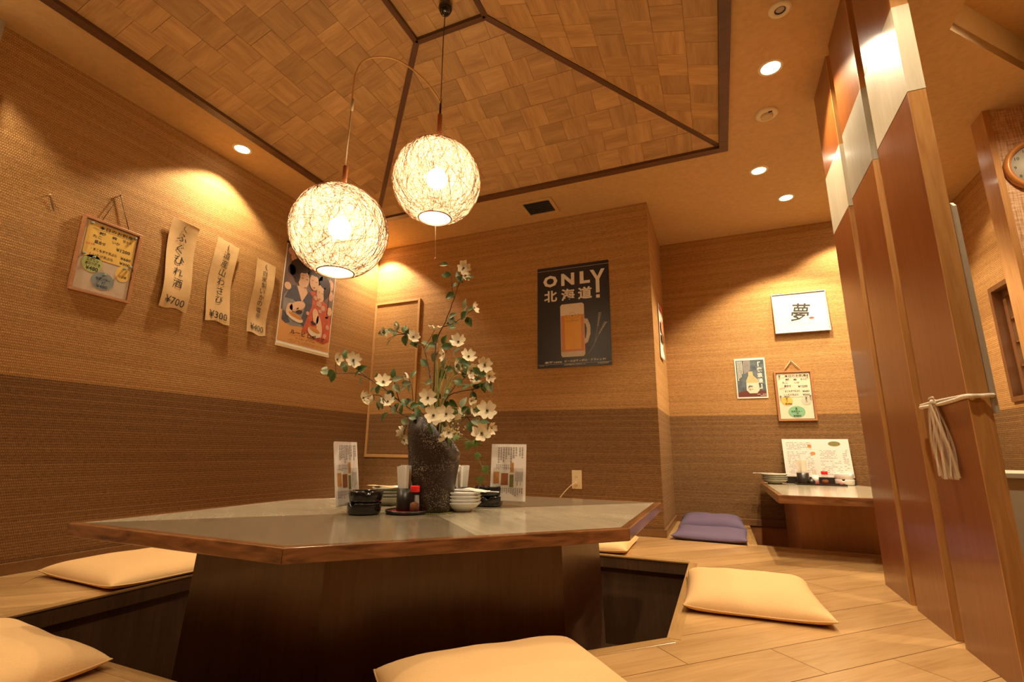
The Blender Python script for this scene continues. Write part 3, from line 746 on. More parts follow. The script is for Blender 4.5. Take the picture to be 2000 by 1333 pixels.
obj('arch', MB().tube(smooth(arch), 0.0038, 8), M['brass'], lo)
obj('connector', MB().tube([(.004, 0, .60), (.004, 0, .545)], 0.005, 8), M['cordwhite'], lo)
obj('cord', MB().tube([(0, 0, .59), (-.002, 0, .28)], 0.0026, 8), M['cordwhite'], lo)

# small glowing lamp standing on the floor behind the table
t = thing('floor_lamp', 'small white glowing lamp on the floor behind the table', 'lamp', (-2.30, 2.98, 0))
obj('base', MB().lathe([(0, 0), (.05, 0), (.052, .012), (.012, .018), (.010, .10), (0, .10)], 24), M['ivory'], t)
obj('glass_bowl', MB().lathe([(.012, .10), (.055, .125), (.066, .16), (.055, .20), (.03, .222), (0, .228)], 28), M['uplens'], t)

# ================================================================== TABLES
TX, TY, S2, CC, TZ = -0.9727, 1.553, 0.718, 0.6297, 0.2901
def hexa(s, c): return [(-s, -s), (s-c, -s), (s, -s+c), (s, s), (-s+c, s), (-s, s-c)]
tab = thing('low_table', 'large low table with cut corners, grey veneer top and vase on it', 'table', (TX, TY, 0))
EW, ETH = 0.027, 0.034
ho = hexa(S2, CC); hin = inset(ho, EW)
def edging(parent, outer, inner, z, th, mat):
    n = len(outer)
    for i in range(n):
        a, b, ib, ia = outer[i], outer[(i+1) % n], inner[(i+1) % n], inner[i]
        d = Vector((b[0]-a[0], b[1]-a[1])); ang = math.atan2(d.y, d.x); c, s = math.cos(-ang), math.sin(-ang)
        loc = lambda p: ((p[0]-a[0])*c-(p[1]-a[1])*s, (p[0]-a[0])*s+(p[1]-a[1])*c)
        obj('edge_board', MB().prism([loc(a), loc(b), loc(ib), loc(ia)], -th, 0), mat, parent, loc=(a[0], a[1], z), rot=(0, 0, ang), bevel=0.0025)
edging(tab, ho, hin, TZ, ETH, M['edge'])
mid = lambda a, b: ((a[0]+b[0])/2, (a[1]+b[1])/2)
A_, B_, C_, D_, E_, F_ = hin; mBC, mEF = mid(B_, C_), mid(E_, F_)
for pl, mt in (((A_, B_, mBC, (0, 0)), 'top_dark'), ((mBC, C_, D_, (0, 0)), 'top_light'), ((D_, E_, mEF, (0, 0)), 'top_dark'), ((mEF, F_, A_, (0, 0)), 'top_light')):
    cx = sum(p[0] for p in pl)/4; cy = sum(p[1] for p in pl)/4; ang = R(-42)
    c, s = math.cos(-ang), math.sin(-ang)
    q = inset([((p[0]-cx)*c-(p[1]-cy)*s, (p[0]-cx)*s+(p[1]-cy)*c) for p in pl], 0.0004)
    obj('veneer_panel', MB().prism(q, -0.02, 0), M[mt], tab, loc=(cx, cy, TZ-0.0007), rot=(0, 0, ang))
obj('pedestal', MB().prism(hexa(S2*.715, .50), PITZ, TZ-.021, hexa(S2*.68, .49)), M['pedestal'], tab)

Z2 = 0.303
t2 = thing('low_table', 'smaller low table in the alcove with a menu standing on it', 'table', (0, 0, 0))
o2 = [(0.24, 2.80), (0.95, 2.83), (0.95, 3.62), (0.82, 4.005), (0.24, 4.005)]; i2 = inset(o2, 0.024)
edging(t2, o2, i2, Z2, 0.040, M['edge'])
obj('veneer_panel', MB().prism(inset(i2, .0004), Z2-.022, Z2-.0007), M['top_light'], t2)
obj('pedestal', MB().prism([(.375, 3.27), (.86, 3.27), (.86, 3.9), (.375, 3.9)], PITZ, Z2-.023, [(.365, 3.25), (.86, 3.25), (.86, 3.9), (.365, 3.9)]), M['pedestal2'], t2)

# ================================================================== CUSHIONS
def cushion_mesh(wd, dp, th, seed):
    rnd = random.Random(seed); n = 26; mb = MB(); ph = [rnd.uniform(0, 6.28) for _ in range(8)]
    def P(u, v):
        x = wd/2*u*(1-.035*(1-v*v)); y = dp/2*v*(1-.035*(1-u*u)); return x, y
    def H(u, v):
        e = max(0, (1-abs(u)**5)*(1-abs(v)**5))**0.5
        wv = 0.03*math.sin(5*u+ph[0]+2*v)+0.03*math.sin(6*v+ph[1]-3*u)+0.02*math.sin(11*u+ph[2])
        return e*(1+wv)
    seam = lambda u, v: 0.012+0.010*(abs(u*v))**3
    vs = []; fs = []
    for s in (1, -1):
        for j in range(n+1):
            for i in range(n+1):
                u, v = -1+2*i/n, -1+2*j/n
                u, v = math.sin(u*math.pi/2), math.sin(v*math.pi/2)
                x, y = P(u, v); z0 = seam(u, v); h = H(u, v)
                z = z0+(th-0.012)*h if s > 0 else z0*(1-min(1, h*1.6))
                vs.append((x, y, z))
    m = n+1
    for j in range(n):
        for i in range(n):
            a = j*m+i; fs.append((a, a+1, a+m+1, a+m)); a += m*m; fs.append((a, a+m, a+m+1, a+1))
    mb.add(vs, fs, True)
    edge = [(-1+2*i/24, -1) for i in range(24)]+[(1, -1+2*i/24) for i in range(24)]+[(1-2*i/24, 1) for i in range(24)]+[(-1, 1-2*i/24) for i in range(25)]
    sm = MB().tube([(*P(u, v), seam(u, v)) for u, v in edge], 0.0022, 5, True, False)
    return mb, sm
def cushion(label, x, y, rz, wd, dp, th, mat, seed, group):
    mb, sm = cushion_mesh(wd, dp, th, seed)
    o = obj('floor_cushion', mb, mat, None, (x, y, 0.002), (0, 0, R(rz))); tag(o, label, 'cushion', group)
    obj('seam', sm, mat, o)
G = 'orange floor cushions around the low table'
cushion('orange floor cushion on the right beside the pit corner', 0.055, 2.035, 2, 0.425, 0.49, 0.066, M['orange'], 1, G)
cushion('orange floor cushion at left against the wall side', -2.235, 1.375, -2, 0.50, 0.44, 0.062, M['orange'], 2, G)
cushion('orange floor cushion nearest the viewer at the cut edge', -0.415, 1.01, 45, 0.49, 0.44, 0.070, M['orange'], 3, G)
cushion('orange floor cushion cut off by the lower left picture corner', -1.585, 0.585, -3, 0.50, 0.44, 0.072, M['orange'], 4, G)
cushion('orange floor cushion peeking out behind the table', -0.715, 2.79, 1, 0.49, 0.43, 0.062, M['orange'], 5, G)
G = 'purple floor cushions in the alcove'
cushion('purple floor cushion in front, overlapping the one by the wall', -0.098, 3.37, -2, 0.41, 0.42, 0.046, M['purple'], 6, G)
cushion('purple floor cushion against the alcove wall', -0.095, 3.79, 1, 0.41, 0.42, 0.084, M['purple'], 7, G)

# ================================================================== THINGS ON THE TABLES
def ashtray_meshes(mat):
    notch = lambda a: 1.0 if min(abs(((a-k*2.094+3.1416) % 6.2832)-3.1416) for k in range(3)) < 0.13 else 0.0
    def mod(a, r, z): return (r, z-0.009*notch(a)) if z > 0.033 else (r, z)
    body = MB().lathe([(0, .0), (.045, .0), (.052, .003), (.0545, .010), (.056, .0335), (.055, .037), (.047, .037), (.045, .0335), (.044, .010), (.0, .008)], 60, mod=mod)
    return body.mesh('ashtray', mat)
am_black, am_white = ashtray_meshes(M['black']), ashtray_meshes(M['white'])
def ashtray(label, me, x, y, z, rz, group):
    o = obj('ashtray', me, None, None, (x, y, z), (0, 0, rz)); return tag(o, label, 'ashtray', group)
G = 'black ashtrays on the large table'
ashtray('black ashtray, lower of the two stacked beside the left menu', am_black, -1.113, 1.375, TZ, .4, G)
ashtray('black ashtray, upper of the two stacked beside the left menu', am_black, -1.110, 1.377, TZ+.0373, 1.3, G)
ashtray('black ashtray, lower of the two stacked by the right menu', am_black, -0.853, 1.795, TZ, .9, G)
ashtray('black ashtray, upper of the two stacked by the right menu', am_black, -0.855, 1.793, TZ+.0373, 0.1, G)
G = 'white ashtrays on the alcove table'
ashtray('white ashtray, lower of the two on the alcove table', am_white, 0.742, 3.93, Z2, .2, G)
ashtray('white ashtray, upper of the two on the alcove table', am_white, 0.741, 3.931, Z2+.0373, 1.0, G)

def plate_mesh(mat, r=0.071, h=0.030):
    return MB().lathe([(0, .004), (r*.45, .004), (r*.46, .0), (r*.52, .0), (r*.54, .006), (r*.80, h*.55), (r*.97, h*.93), (r, h), (r*.985, h+.002), (r*.93, h*.95), (r*.75, h*.6), (r*.5, .011), (0, .009)], 48).mesh('plate', mat)
pm_white, pm_grey = plate_mesh(M['white']), plate_mesh(M['greyplate'])
pm_grey2 = plate_mesh(M['greyplate'], 0.080, 0.028)
ORD = ('bottom', 'second from bottom', 'third from bottom', 'top')
def stack(me, x, y, z, lab, group, dz=0.0115, n=4):
    for k in range(n):
        o = obj('small_plate', me, None, None, (x+random.uniform(-.001, .001), y+random.uniform(-.001, .001), z+k*dz), (0, 0, k))
        tag(o, lab % ORD[k], 'plate', group)
stack(pm_white, -0.868, 1.600, TZ, 'small white plate, %s of the stack right of the vase', 'white plates stacked right of the vase')
stack(pm_grey, -1.205, 1.640, TZ, 'small grey plate, %s of the stack left of the vase', 'grey plates stacked left of the vase')
stack(pm_grey2, 0.318, 3.80, Z2, 'small grey plate, %s of the stack in the alcove', 'grey plates on the alcove table')
def paper_slip(label, x, y, z, rz, wd, dp, seed, group=None, mat='paper', sag=0.006):
    rnd = random.Random(seed); n = 14; vs = []; fs = []
    for s in (0, 1):
        for j in range(5):
            for i in range(n+1):
                u, v = i/n-.5, j/4-.5
                wz = sag*math.sin(u*9+seed)*0.35+sag*math.sin(u*23+v*3)*0.12-sag*abs(u)*1.2
                vs.append((u*wd, v*dp*(1+.05*math.sin(u*20+seed)), wz+(0.0012 if s else 0)))
    m = n+1
    for j in range(4):
        for i in range(n):
            a = j*m+i; fs.append((a, a+m, a+m+1, a+1)); b = a+5*m; fs.append((b, b+1, b+m+1, b+m))
    o = obj('paper_napkin', MB().add(vs, fs, True), M[mat], None, (x, y, z), (0, 0, rz)); tag(o, label, 'napkin', group)
    return o
paper_slip('folded white paper napkin lying on the white plates', -0.855, 1.605, TZ+4*.0115+.0265, R(12), 0.165, 0.085, 1)
paper_slip('pale chopstick wrapper on the white plates, beneath the napkin', -0.815, 1.600, TZ+4*.0115+.0215, R(20), 0.17, 0.03, 5, mat='pinkpaper', sag=.002)
paper_slip('tan chopstick wrapper lying on the grey plates', -1.235, 1.630, TZ+4*.0115+.0225, R(160), 0.19, 0.035, 2, mat='strip', sag=.002)
paper_slip('white paper wrapper across the alcove plates', 0.315, 3.79, Z2+4*.0115+.022, R(-6), 0.25, 0.05, 3, sag=.002)

def cup(label, x, y, z, r, h, group):
    o = obj('chopstick_cup', MB().lathe([(0, 0), (r*.96, 0), (r, .004), (r, h), (r*.93, h), (r*.92, .006), (0, .006)], 36), M['blackmat'], None, (x, y, z)); return tag(o, label, 'cup', group)
def sleeves(label, x, y, z, r, h0, h1, n, seed, group):
    rnd = random.Random(seed)
    for k in range(n):
        a = 6.283*k/n+rnd.uniform(-.2, .2); q = r*(.25 if k % 3 == 0 else .62)
        bx, by = q*math.cos(a)*.75, q*math.sin(a)*.75
        tx, ty = q*math.cos(a)*1.25, q*math.sin(a)*1.25
        h = rnd.uniform(h1*.96, h1); wv = 0.0125; ang = rnd.uniform(0, 3.1)
        d = Vector((math.cos(ang), math.sin(ang), 0)); e = Vector((-d.y, d.x, 0))
        m = MB()
        bot = [Vector((bx, by, h0))+d*(sx*wv*.7)+e*(sy*.0022) for sx, sy in ((-1, -1), (1, -1), (1, 1), (-1, 1))]
        topp = [Vector((tx, ty, h))+d*(sx*wv)+e*(sy*.0026) for sx, sy in ((-1, -1), (1, -1), (1, 1), (-1, 1))]
        m.add(bot+topp, [(3, 2, 1, 0), (4, 5, 6, 7), (0, 1, 5, 4), (1, 2, 6, 5), (2, 3, 7, 6), (3, 0, 4, 7)])
        o = obj('wrapped_chopsticks', m, M['paper'], None, (x, y, z)); tag(o, label, 'chopsticks', group)
GC = 'black chopstick cups'
# red and black lacquer tray with cup, seasoning bottle and toothpicks
t = thing('lacquer_tray', 'round red lacquer tray with black rim on the large table', 'tray', (-1.000, 1.462, TZ))
obj('rim', MB().lathe([(0, 0), (.068, 0), (.0735, .004), (.0745, .011), (.071, .011), (.070, .0065), (0, .0065)], 48), M['blackmat'], t)
obj('surface', MB().lathe([(0, .0072), (.0695, .0072), (.0700, .0066)], 48), M['redlac'], t)
cup('black chopstick cup on the round red tray', -1.012, 1.470, TZ+.0072, .034, .074, GC)
sleeves('white paper chopstick sleeve in the cup on the round tray', -1.012, 1.470, TZ+.0072, .034, .008, .150, 16, 1, 'chopstick sleeves in the front cup')
cup('black chopstick cup behind the vase', -0.985, 1.815, TZ, .031, .066, GC)
sleeves('white paper chopstick sleeve in the cup behind the vase', -0.985, 1.815, TZ, .030, .008, .150, 12, 2, 'chopstick sleeves behind the vase')
def bottle(label, x, y, z, group, r=.0165, h=.062):
    t = thing('seasoning_bottle', label, 'bottle', (x, y, z), 0, group)
    obj('glass_body', MB().lathe([(0, .0005), (r*.92, .0005), (r, .004), (r, h*.82), (r*.82, h*.96), (r*.80, h)], 28), M['glass'], t)
    obj('spice', MB().lathe([(0, .0025), (r*.86, .0025), (r*.88, h*.42), (r*.4, h*.5), (0, h*.47)], 24), M['spice'], t)
    obj('cap', MB().lathe([(0, h), (r*.92, h), (r*.96, h+.002), (r*.96, h+.019), (r*.88, h+.021), (0, h+.0212)], 28), M['redcap'], t)
GB = 'red capped seasoning bottles'
bottle('small glass seasoning bottle with red cap on the round tray', -0.957, 1.437, TZ+.0072, GB, .0165, .064)
bottle('small glass seasoning bottle with red cap on the alcove tray', 0.612, 3.815, Z2+.006, GB, .020, .062)
def toothpick(label, x, y, z, s=1.0):
    t = thing('toothpick_holder', label, 'toothpick holder', (x, y, z))
    obj('cup', MB().lathe([(0, 0), (.017*s, 0), (.0175*s, .05*s), (.0158*s, .05*s), (.0155*s, .004), (0, .004)], 24), M['white'], t)
    pk = MB()
    for k in range(9):
        a = k*.7; pk.box(.009*math.cos(a)*s-.0012, .009*math.cos(a)*s+.0012, .009*math.sin(a)*s-.0035, .009*math.sin(a)*s+.0035, .02*s, .083*s+.002*(k % 3))
    q = obj('toothpick_packets', pk, M['paper'], t); q['kind'] = 'stuff'
toothpick('white toothpick holder with paper packets behind the red capped bottle', -0.963, 1.474, TZ+.0072, 1.05)
toothpick('white toothpick holder with paper packets on the alcove tray', 0.560, 3.83, Z2+.006, 1.15)
# alcove tray set
t = thing('lacquer_tray', 'rectangular dark red lacquer tray on the alcove table', 'tray', (0.585, 3.835, Z2))
obj('rim', MB().box(-.14, .14, -.06, .06, 0, .004).box(-.14, .14, -.06, -.055, .004, .010).box(-.14, .14, .055, .06, .004, .010).box(-.14, -.135, -.055, .055, .004, .010).box(.135, .14, -.055, .055, .004, .010), M['blackmat'], t)
obj('surface', MB().box(-.1345, .1345, -.0545, .0545, .004, .0052), M['redlac'], t)
cup('black chopstick cup on the alcove tray', 0.490, 3.828, Z2+.0055, .036, .070, GC)
sleeves('white paper chopstick sleeve in the alcove cup', 0.490, 3.828, Z2+.0055, .036, .008, .155, 14, 3, 'chopstick sleeves in the alcove')
q = obj('soy_sauce_pot', MB().lathe([(0, 0), (.017, 0), (.021, .012), (.018, .024), (.010, .028), (.006, .034), (0, .035)], 24), M['blackmat'], None, (0.533, 3.802, Z2+.0055)); tag(q, 'tiny dark sauce pot beside the alcove chopstick cup', 'sauce pot')

# menus
def text_rows(mb, x0, x1, y0, y1, rows, z, seed, th=0.35, gap=0.25):
    """illegible print: rows of short dashes"""
    rnd = random.Random(seed); ph = (y1-y0)/rows
    for r in range(rows):
        x = x0; y = y1-(r+.5)*ph
        while x < x1:
            w = rnd.uniform(.3, 1.0)*ph*1.3
            if rnd.random() > gap: rect(mb, x, min(x+w, x1), y-ph*th/2, y+ph*th/2, z)
            x += w*1.25
def text_cols(mb, x0, x1, y0, y1, cols, z, seed):
    rnd = random.Random(seed); pw = (x1-x0)/cols
    for c in range(cols):
        y = y1; x = x0+(c+.5)*pw; lim = y0+(y1-y0)*rnd.uniform(0, .5)
        while y > lim:
            h = rnd.uniform(.4, .9)*pw
            rect(mb, x-pw*.28, x+pw*.28, y-h, y, z); y -= h*1.3
def menu_stand(label, x, y, z, rz, lean, seed):
    t = thing('menu_stand', label, 'menu', (x, y, z), rz, 'acrylic menu stands on the large table')
    W_, H_ = .140, .215
    m = Matrix.Rotation(R(90)-lean, 4, 'X')
    sheets = obj('menu_sheet', MB().box(-W_/2, W_/2, .022, .022+H_, -.0008, .0008).xf(m), M['pinkpaper'], t)
    sh2 = obj('menu_sheet', MB().box(-W_/2+.004, W_/2-.002, .020, .018+H_, -.0050, -.0036).xf(m), M['paper'], t)
    pr_ = MB(); z1 = .0013
    text_cols(pr_, -.045, .035, .165, .225, 8, z1, seed); text_cols(pr_, .04, .06, .165, .225, 2, z1, seed+1); text_cols(pr_, -.06, .06, .045, .07, 14, z1, seed+2); text_cols(pr_, .028, .058, .075, .13, 5, z1, seed+3)
    text_cols(pr_, -.05, .02, .14, .158, 9, z1, seed+5)
    obj('print', pr_.xf(m), M['greyink'], sheets)['kind'] = 'stuff'
    for k, (a, b, c, d, mt) in enumerate(((-.058, -.035, .085, .13, 'print_food3'), (-.028, .000, .08, .125, 'print_food'), (.006, .022, .072, .12, 'print_food2'), (.008, .022, .128, .165, 'print_food3'))):
        f = MB(); rect(f, a, b, c, d, z1); obj('food_picture', f.xf(m), M[mt], sheets)
    obj('acrylic_sheet', MB().box(-W_/2+.01, W_/2-.01, .012, .145, .0022, .0040).xf(m), M['acrylic'], t)
    for sx in (-1, 1):
        xx = sx*(W_/2-.022)
        obj('foot', MB().tube(smooth([(xx, -.028, .002), (xx, -.022, .009), (xx, -.008, .013), (xx, .002, .018), (xx, .012, .012), (xx, .034, .002)], 4), .0022, 6), M['acrylic'], t)
    return t
menu_stand('menu in acrylic stand at left, turned nearly edge-on', -1.200, 1.400, TZ, R(98), R(8), 11)
menu_stand('menu in acrylic stand at right, facing the viewer with food pictures', -0.772, 1.790, TZ, R(12), R(6), 21)
t = thing('menu_card', 'large pale pink menu card leaning on the alcove wall', 'menu', (0.605, 3.945, Z2))
m = Matrix.Rotation(R(80), 4, 'X')
sh = obj('card', MB().box(-.20, .20, .040, .305, -.001, .001).xf(m), M['pinkpaper'], t)
pr_ = MB(); text_rows(pr_, -.175, -.02, .23, .285, 5, .0015, 1); text_rows(pr_, -.175, -.02, .06, .22, 14, .0015, 2, .3, .45); text_rows(pr_, .02, .12, .17, .23, 6, .0015, 3); text_rows(pr_, .155, .185, .09, .235, 12, .0015, 4); text_rows(pr_, .02, .14, .06, .16, 8, .0015, 5, .25, .5)
obj('print', pr_.xf(m), M['greyink'], sh)['kind'] = 'stuff'
f = MB(); poly(f, ell(.115, .272, .036, .017), .0015); obj('food_picture', f.xf(m), M['print_food2'], sh)
f = MB(); poly(f, ell(-.035, .255, .012, .012), .0015); poly(f, ell(-.02, .205, .016, .012), .0015); obj('food_picture', f.xf(m), M['print_food3'], sh)
obj('holder', MB().box(-.20, .20, -.008, .028, 0, .004).box(-.20, .20, -.010, -.006, 0, .046), M['blackmat'], t)

# ================================================================== VASE AND FLOWERS
VX, VY = -0.952, 1.535
def vase():
    n = 56; prof = [(0.0, 0.0), (.070, .0), (.0745, .004), (.078, .08), (.088, .18), (.0955, .26), (.0975, .33)]
    inn = [(.0925, .33), (.0905, .26), (.083, .18), (.073, .08), (.067, .02), (0, .018)]
    def cut(a):
        # oblique lip: tall on the left, low on the right, with a soft S curve
        x = math.cos(a); s = (x+.12)/1.10; s = max(0, min(1, s)); s = .5*s*s*(3-2*s)+.5*s
        return .318*(1-s)+.205*s-.030*(max(0, -x-.62)/.38)**2-.004*math.sin(a)
    def mod(a, r, z):
        lim = cut(a)
        if z > lim:
            rr = None
            for (r0, z0), (r1, z1) in zip(prof[2:], prof[3:]):
                if z0 <= lim <= z1: rr = r0+(r1-r0)*(lim-z0)/(z1-z0)
            return (rr-(.005 if r < .0951 and z == .33 and r < .094 else 0), lim)
        return (r, z)
    def outer(a, r, z):
        lim = cut(a); return (r, z*lim/.33) if z > .1 else (r, z)
    mb = MB().lathe(prof+inn, n, mod=lambda a, r, z: ((r if z < .1 else r*(1-.06*(1-cut(a)/.33))), (z if z < .05 else .05+(z-.05)*(cut(a)-.05)/.28)))
    return mb
o = obj('vase', vase(), M['vase'], None, (VX, VY, TZ), (0, 0, R(17))); tag(o, 'tall dark speckled stoneware vase with slanted lip on the table', 'vase')
# leaves a damp pale ring under the vase: a thin mat
o = obj('vase_mat', MB().lathe([(0, 0), (.081, 0), (.082, .0012), (0, .0012)], 48), M['stemgreen'], None, (VX+.004, VY, TZ+.0001)); tag(o, 'thin pale mat under the dark vase', 'mat')

def petal_flower():
    m = MB(); n = 7
    for k in range(4):
        a = k*math.pi/2; ln = 0.0275 if k % 2 else 0.025; wd = 0.0135; vs = []; fs = []
        for i in range(n+1):
            t = i/n
            wv = wd*(math.sin(min(1, t*1.12)*math.pi*.62)**0.8 if t > 0 else .12)
            if t > .92: wv *= .86
            for j in range(5):
                s = -1+j/2
                notch = (.10*ln*(1-abs(s))**2 if t == 1 else 0)
                x = t*ln-notch; y = s*wv; z = .010*t*t+.004*s*s*t-.003*(1-t)
                vs.append((x*math.cos(a)-y*math.sin(a), x*math.sin(a)+y*math.cos(a), z))
        for i in range(n):
            for j in range(4): q = i*5+j; fs.append((q, q+5, q+6, q+1))
        m.add(vs, fs, True)
    return m.mesh('flower', M['petal'])
def leaf_mesh(mat, ln=.040, wd=.013):
    m = MB(); n = 8; vs = []; fs = []
    for i in range(n+1):
        t = i/n; wv = wd*math.sin(math.pi*t**.8)**.9 if 0 < t < 1 else .0006
        for j in range(5):
            s = -1+j/2; vs.append((t*ln, s*wv, .004*abs(s)*math.sin(math.pi*t)-.010*t*t))
    for i in range(n):
        for j in range(4): q = i*5+j; fs.append((q, q+5, q+6, q+1))
    return m.add(vs, fs, True).mesh('leaf', mat)
def ivy_mesh():
    pts = [(0, 0), (.006, -.012), (.014, -.016), (.017, -.006), (.026, -.010), (.024, -.002), (.036, 0), (.024, .002), (.026, .010), (.017, .006), (.014, .016), (.006, .012)]
    m = MB(); m.add([(.014, 0, .002)]+[(p[0], p[1], -.004*(p[0]/.036)) for p in pts], [(0, i+1, (i+1) % 12+1) for i in range(12)], True)
    return m.mesh('leaf', M['ivyleaf'])
FM, LM, LP, IV = petal_flower(), leaf_mesh(M['leaf']), leaf_mesh(M['leafpale']), ivy_mesh()
CM = MB().ball((0, 0, .002), .0042, 8, 5, .8).mesh('flower_center', M['petalcore'])
BRANCH = {'tall': [[(-0.965, 1.52, 0.611), (-0.955, 1.52, 0.7), (-0.963, 1.53, 0.852), (-0.954, 1.53, 0.916), (-0.918, 1.52, 0.971), (-0.873, 1.5, 1.05), (-0.85, 1.49, 1.104), (-0.836, 1.49, 1.154)], [(-0.873, 1.5, 1.05), (-0.884, 1.5, 1.106), (-0.895, 1.51, 1.181)], [(-0.923, 1.52, 0.953), (-0.872, 1.51, 0.961), (-0.817, 1.49, 0.979), (-0.773, 1.47, 0.992)]], 'left': [[(-0.981, 1.52, 0.606), (-1.026, 1.5, 0.639), (-1.074, 1.48, 0.672), (-1.117, 1.46, 0.71), (-1.175, 1.44, 0.75), (-1.226, 1.42, 0.787), (-1.251, 1.42, 0.821)], [(-1.175, 1.44, 0.75), (-1.227, 1.44, 0.773), (-1.272, 1.44, 0.782), (-1.356, 1.45, 0.785), (-1.421, 1.46, 0.798)], [(-1.074, 1.48, 0.672), (-1.088, 1.47, 0.722), (-1.094, 1.46, 0.755)]], 'upleft': [[(-0.967, 1.54, 0.612), (-0.998, 1.56, 0.765), (-1.04, 1.57, 0.889), (-1.078, 1.58, 0.938), (-1.145, 1.58, 0.956), (-1.192, 1.57, 0.972), (-1.245, 1.57, 0.974)], [(-1.145, 1.58, 0.956), (-1.19, 1.58, 0.953), (-1.235, 1.59, 0.943)]], 'lowleft': [[(-0.984, 1.52, 0.603), (-1.037, 1.49, 0.616), (-1.085, 1.46, 0.642), (-1.128, 1.44, 0.689), (-1.155, 1.43, 0.694)], [(-1.026, 1.5, 0.639), (-1.029, 1.49, 0.716), (-1.047, 1.49, 0.76)]], 'midright': [[(-0.951, 1.53, 0.606), (-0.95, 1.54, 0.714), (-0.947, 1.54, 0.797), (-0.889, 1.52, 0.787), (-0.829, 1.49, 0.802), (-0.788, 1.47, 0.818)], [(-0.958, 1.53, 0.851), (-0.904, 1.51, 0.873), (-0.841, 1.49, 0.876)]], 'right': [[(-0.932, 1.52, 0.6), (-0.915, 1.52, 0.643), (-0.889, 1.51, 0.686), (-0.825, 1.49, 0.703), (-0.766, 1.47, 0.704), (-0.744, 1.46, 0.723), (-0.72, 1.46, 0.78)], [(-0.889, 1.51, 0.686), (-0.868, 1.52, 0.725), (-0.819, 1.51, 0.755), (-0.79, 1.5, 0.774)]], 'lowright': [[(-0.925, 1.52, 0.594), (-0.852, 1.49, 0.608), (-0.781, 1.46, 0.61), (-0.72, 1.43, 0.609), (-0.68, 1.41, 0.624)], [(-0.781, 1.46, 0.61), (-0.741, 1.44, 0.578), (-0.705, 1.42, 0.554)]], 'front': [[(-0.945, 1.5, 0.593), (-0.934, 1.47, 0.629), (-0.93, 1.45, 0.675)], [(-0.939, 1.48, 0.608), (-0.902, 1.44, 0.613), (-0.848, 1.43, 0.619)]], 'ivy': [[(-0.904, 1.5, 0.545), (-0.826, 1.46, 0.549), (-0.752, 1.42, 0.533), (-0.713, 1.4, 0.518), (-0.709, 1.4, 0.489), (-0.69, 1.4, 0.452), (-0.676, 1.4, 0.439)], [(-0.69, 1.4, 0.452), (-0.697, 1.41, 0.429), (-0.705, 1.42, 0.405)]]}
FLOWER = {'tall': [(-0.826, 1.48, 1.158, 1.0, 0), (-0.822, 1.49, 1.131, 0.7, 2), (-0.767, 1.46, 0.992, 0.8, 3)], 'upleft': [(-1.086, 1.56, 0.934, 1.0, 1), (-1.166, 1.57, 0.984, 0.7, 3), (-1.237, 1.56, 0.965, 0.8, 3), (-0.963, 1.52, 0.946, 1.0, 4)], 'left': [(-1.243, 1.41, 0.825, 1.1, 0), (-1.34, 1.43, 0.837, 0.95, 3), (-1.122, 1.44, 0.742, 1.1, 1), (-1.037, 1.47, 0.762, 0.9, 2)], 'lowleft': [(-1.191, 1.42, 0.683, 1.0, 3), (-1.157, 1.43, 0.675, 0.8, 2), (-1.103, 1.45, 0.67, 1.0, 1), (-1.037, 1.46, 0.56, 0.9, 3), (-1.031, 1.46, 0.533, 0.7, 2)], 'midright': [(-0.836, 1.48, 0.878, 1.1, 1), (-0.906, 1.5, 0.842, 1.0, 2), (-0.783, 1.46, 0.818, 1.0, 1), (-0.837, 1.47, 0.787, 0.9, 3)], 'right': [(-0.781, 1.48, 0.771, 1.0, 2), (-0.71, 1.44, 0.781, 1.0, 0), (-0.697, 1.45, 0.743, 0.8, 2), (-0.743, 1.44, 0.72, 0.8, 4), (-0.75, 1.43, 0.66, 0.6, 2)], 'lowright': [(-0.672, 1.39, 0.623, 1.2, 0), (-0.735, 1.42, 0.631, 0.8, 2), (-0.794, 1.44, 0.616, 0.9, 3), (-0.69, 1.39, 0.553, 1.15, 0), (-0.661, 1.4, 0.568, 0.7, 2), (-0.827, 1.42, 0.557, 0.8, 0), (-0.841, 1.42, 0.54, 0.8, 3)], 'front': [(-0.921, 1.43, 0.676, 1.15, 0), (-0.883, 1.41, 0.613, 1.25, 0), (-0.833, 1.41, 0.617, 1.1, 0)]}
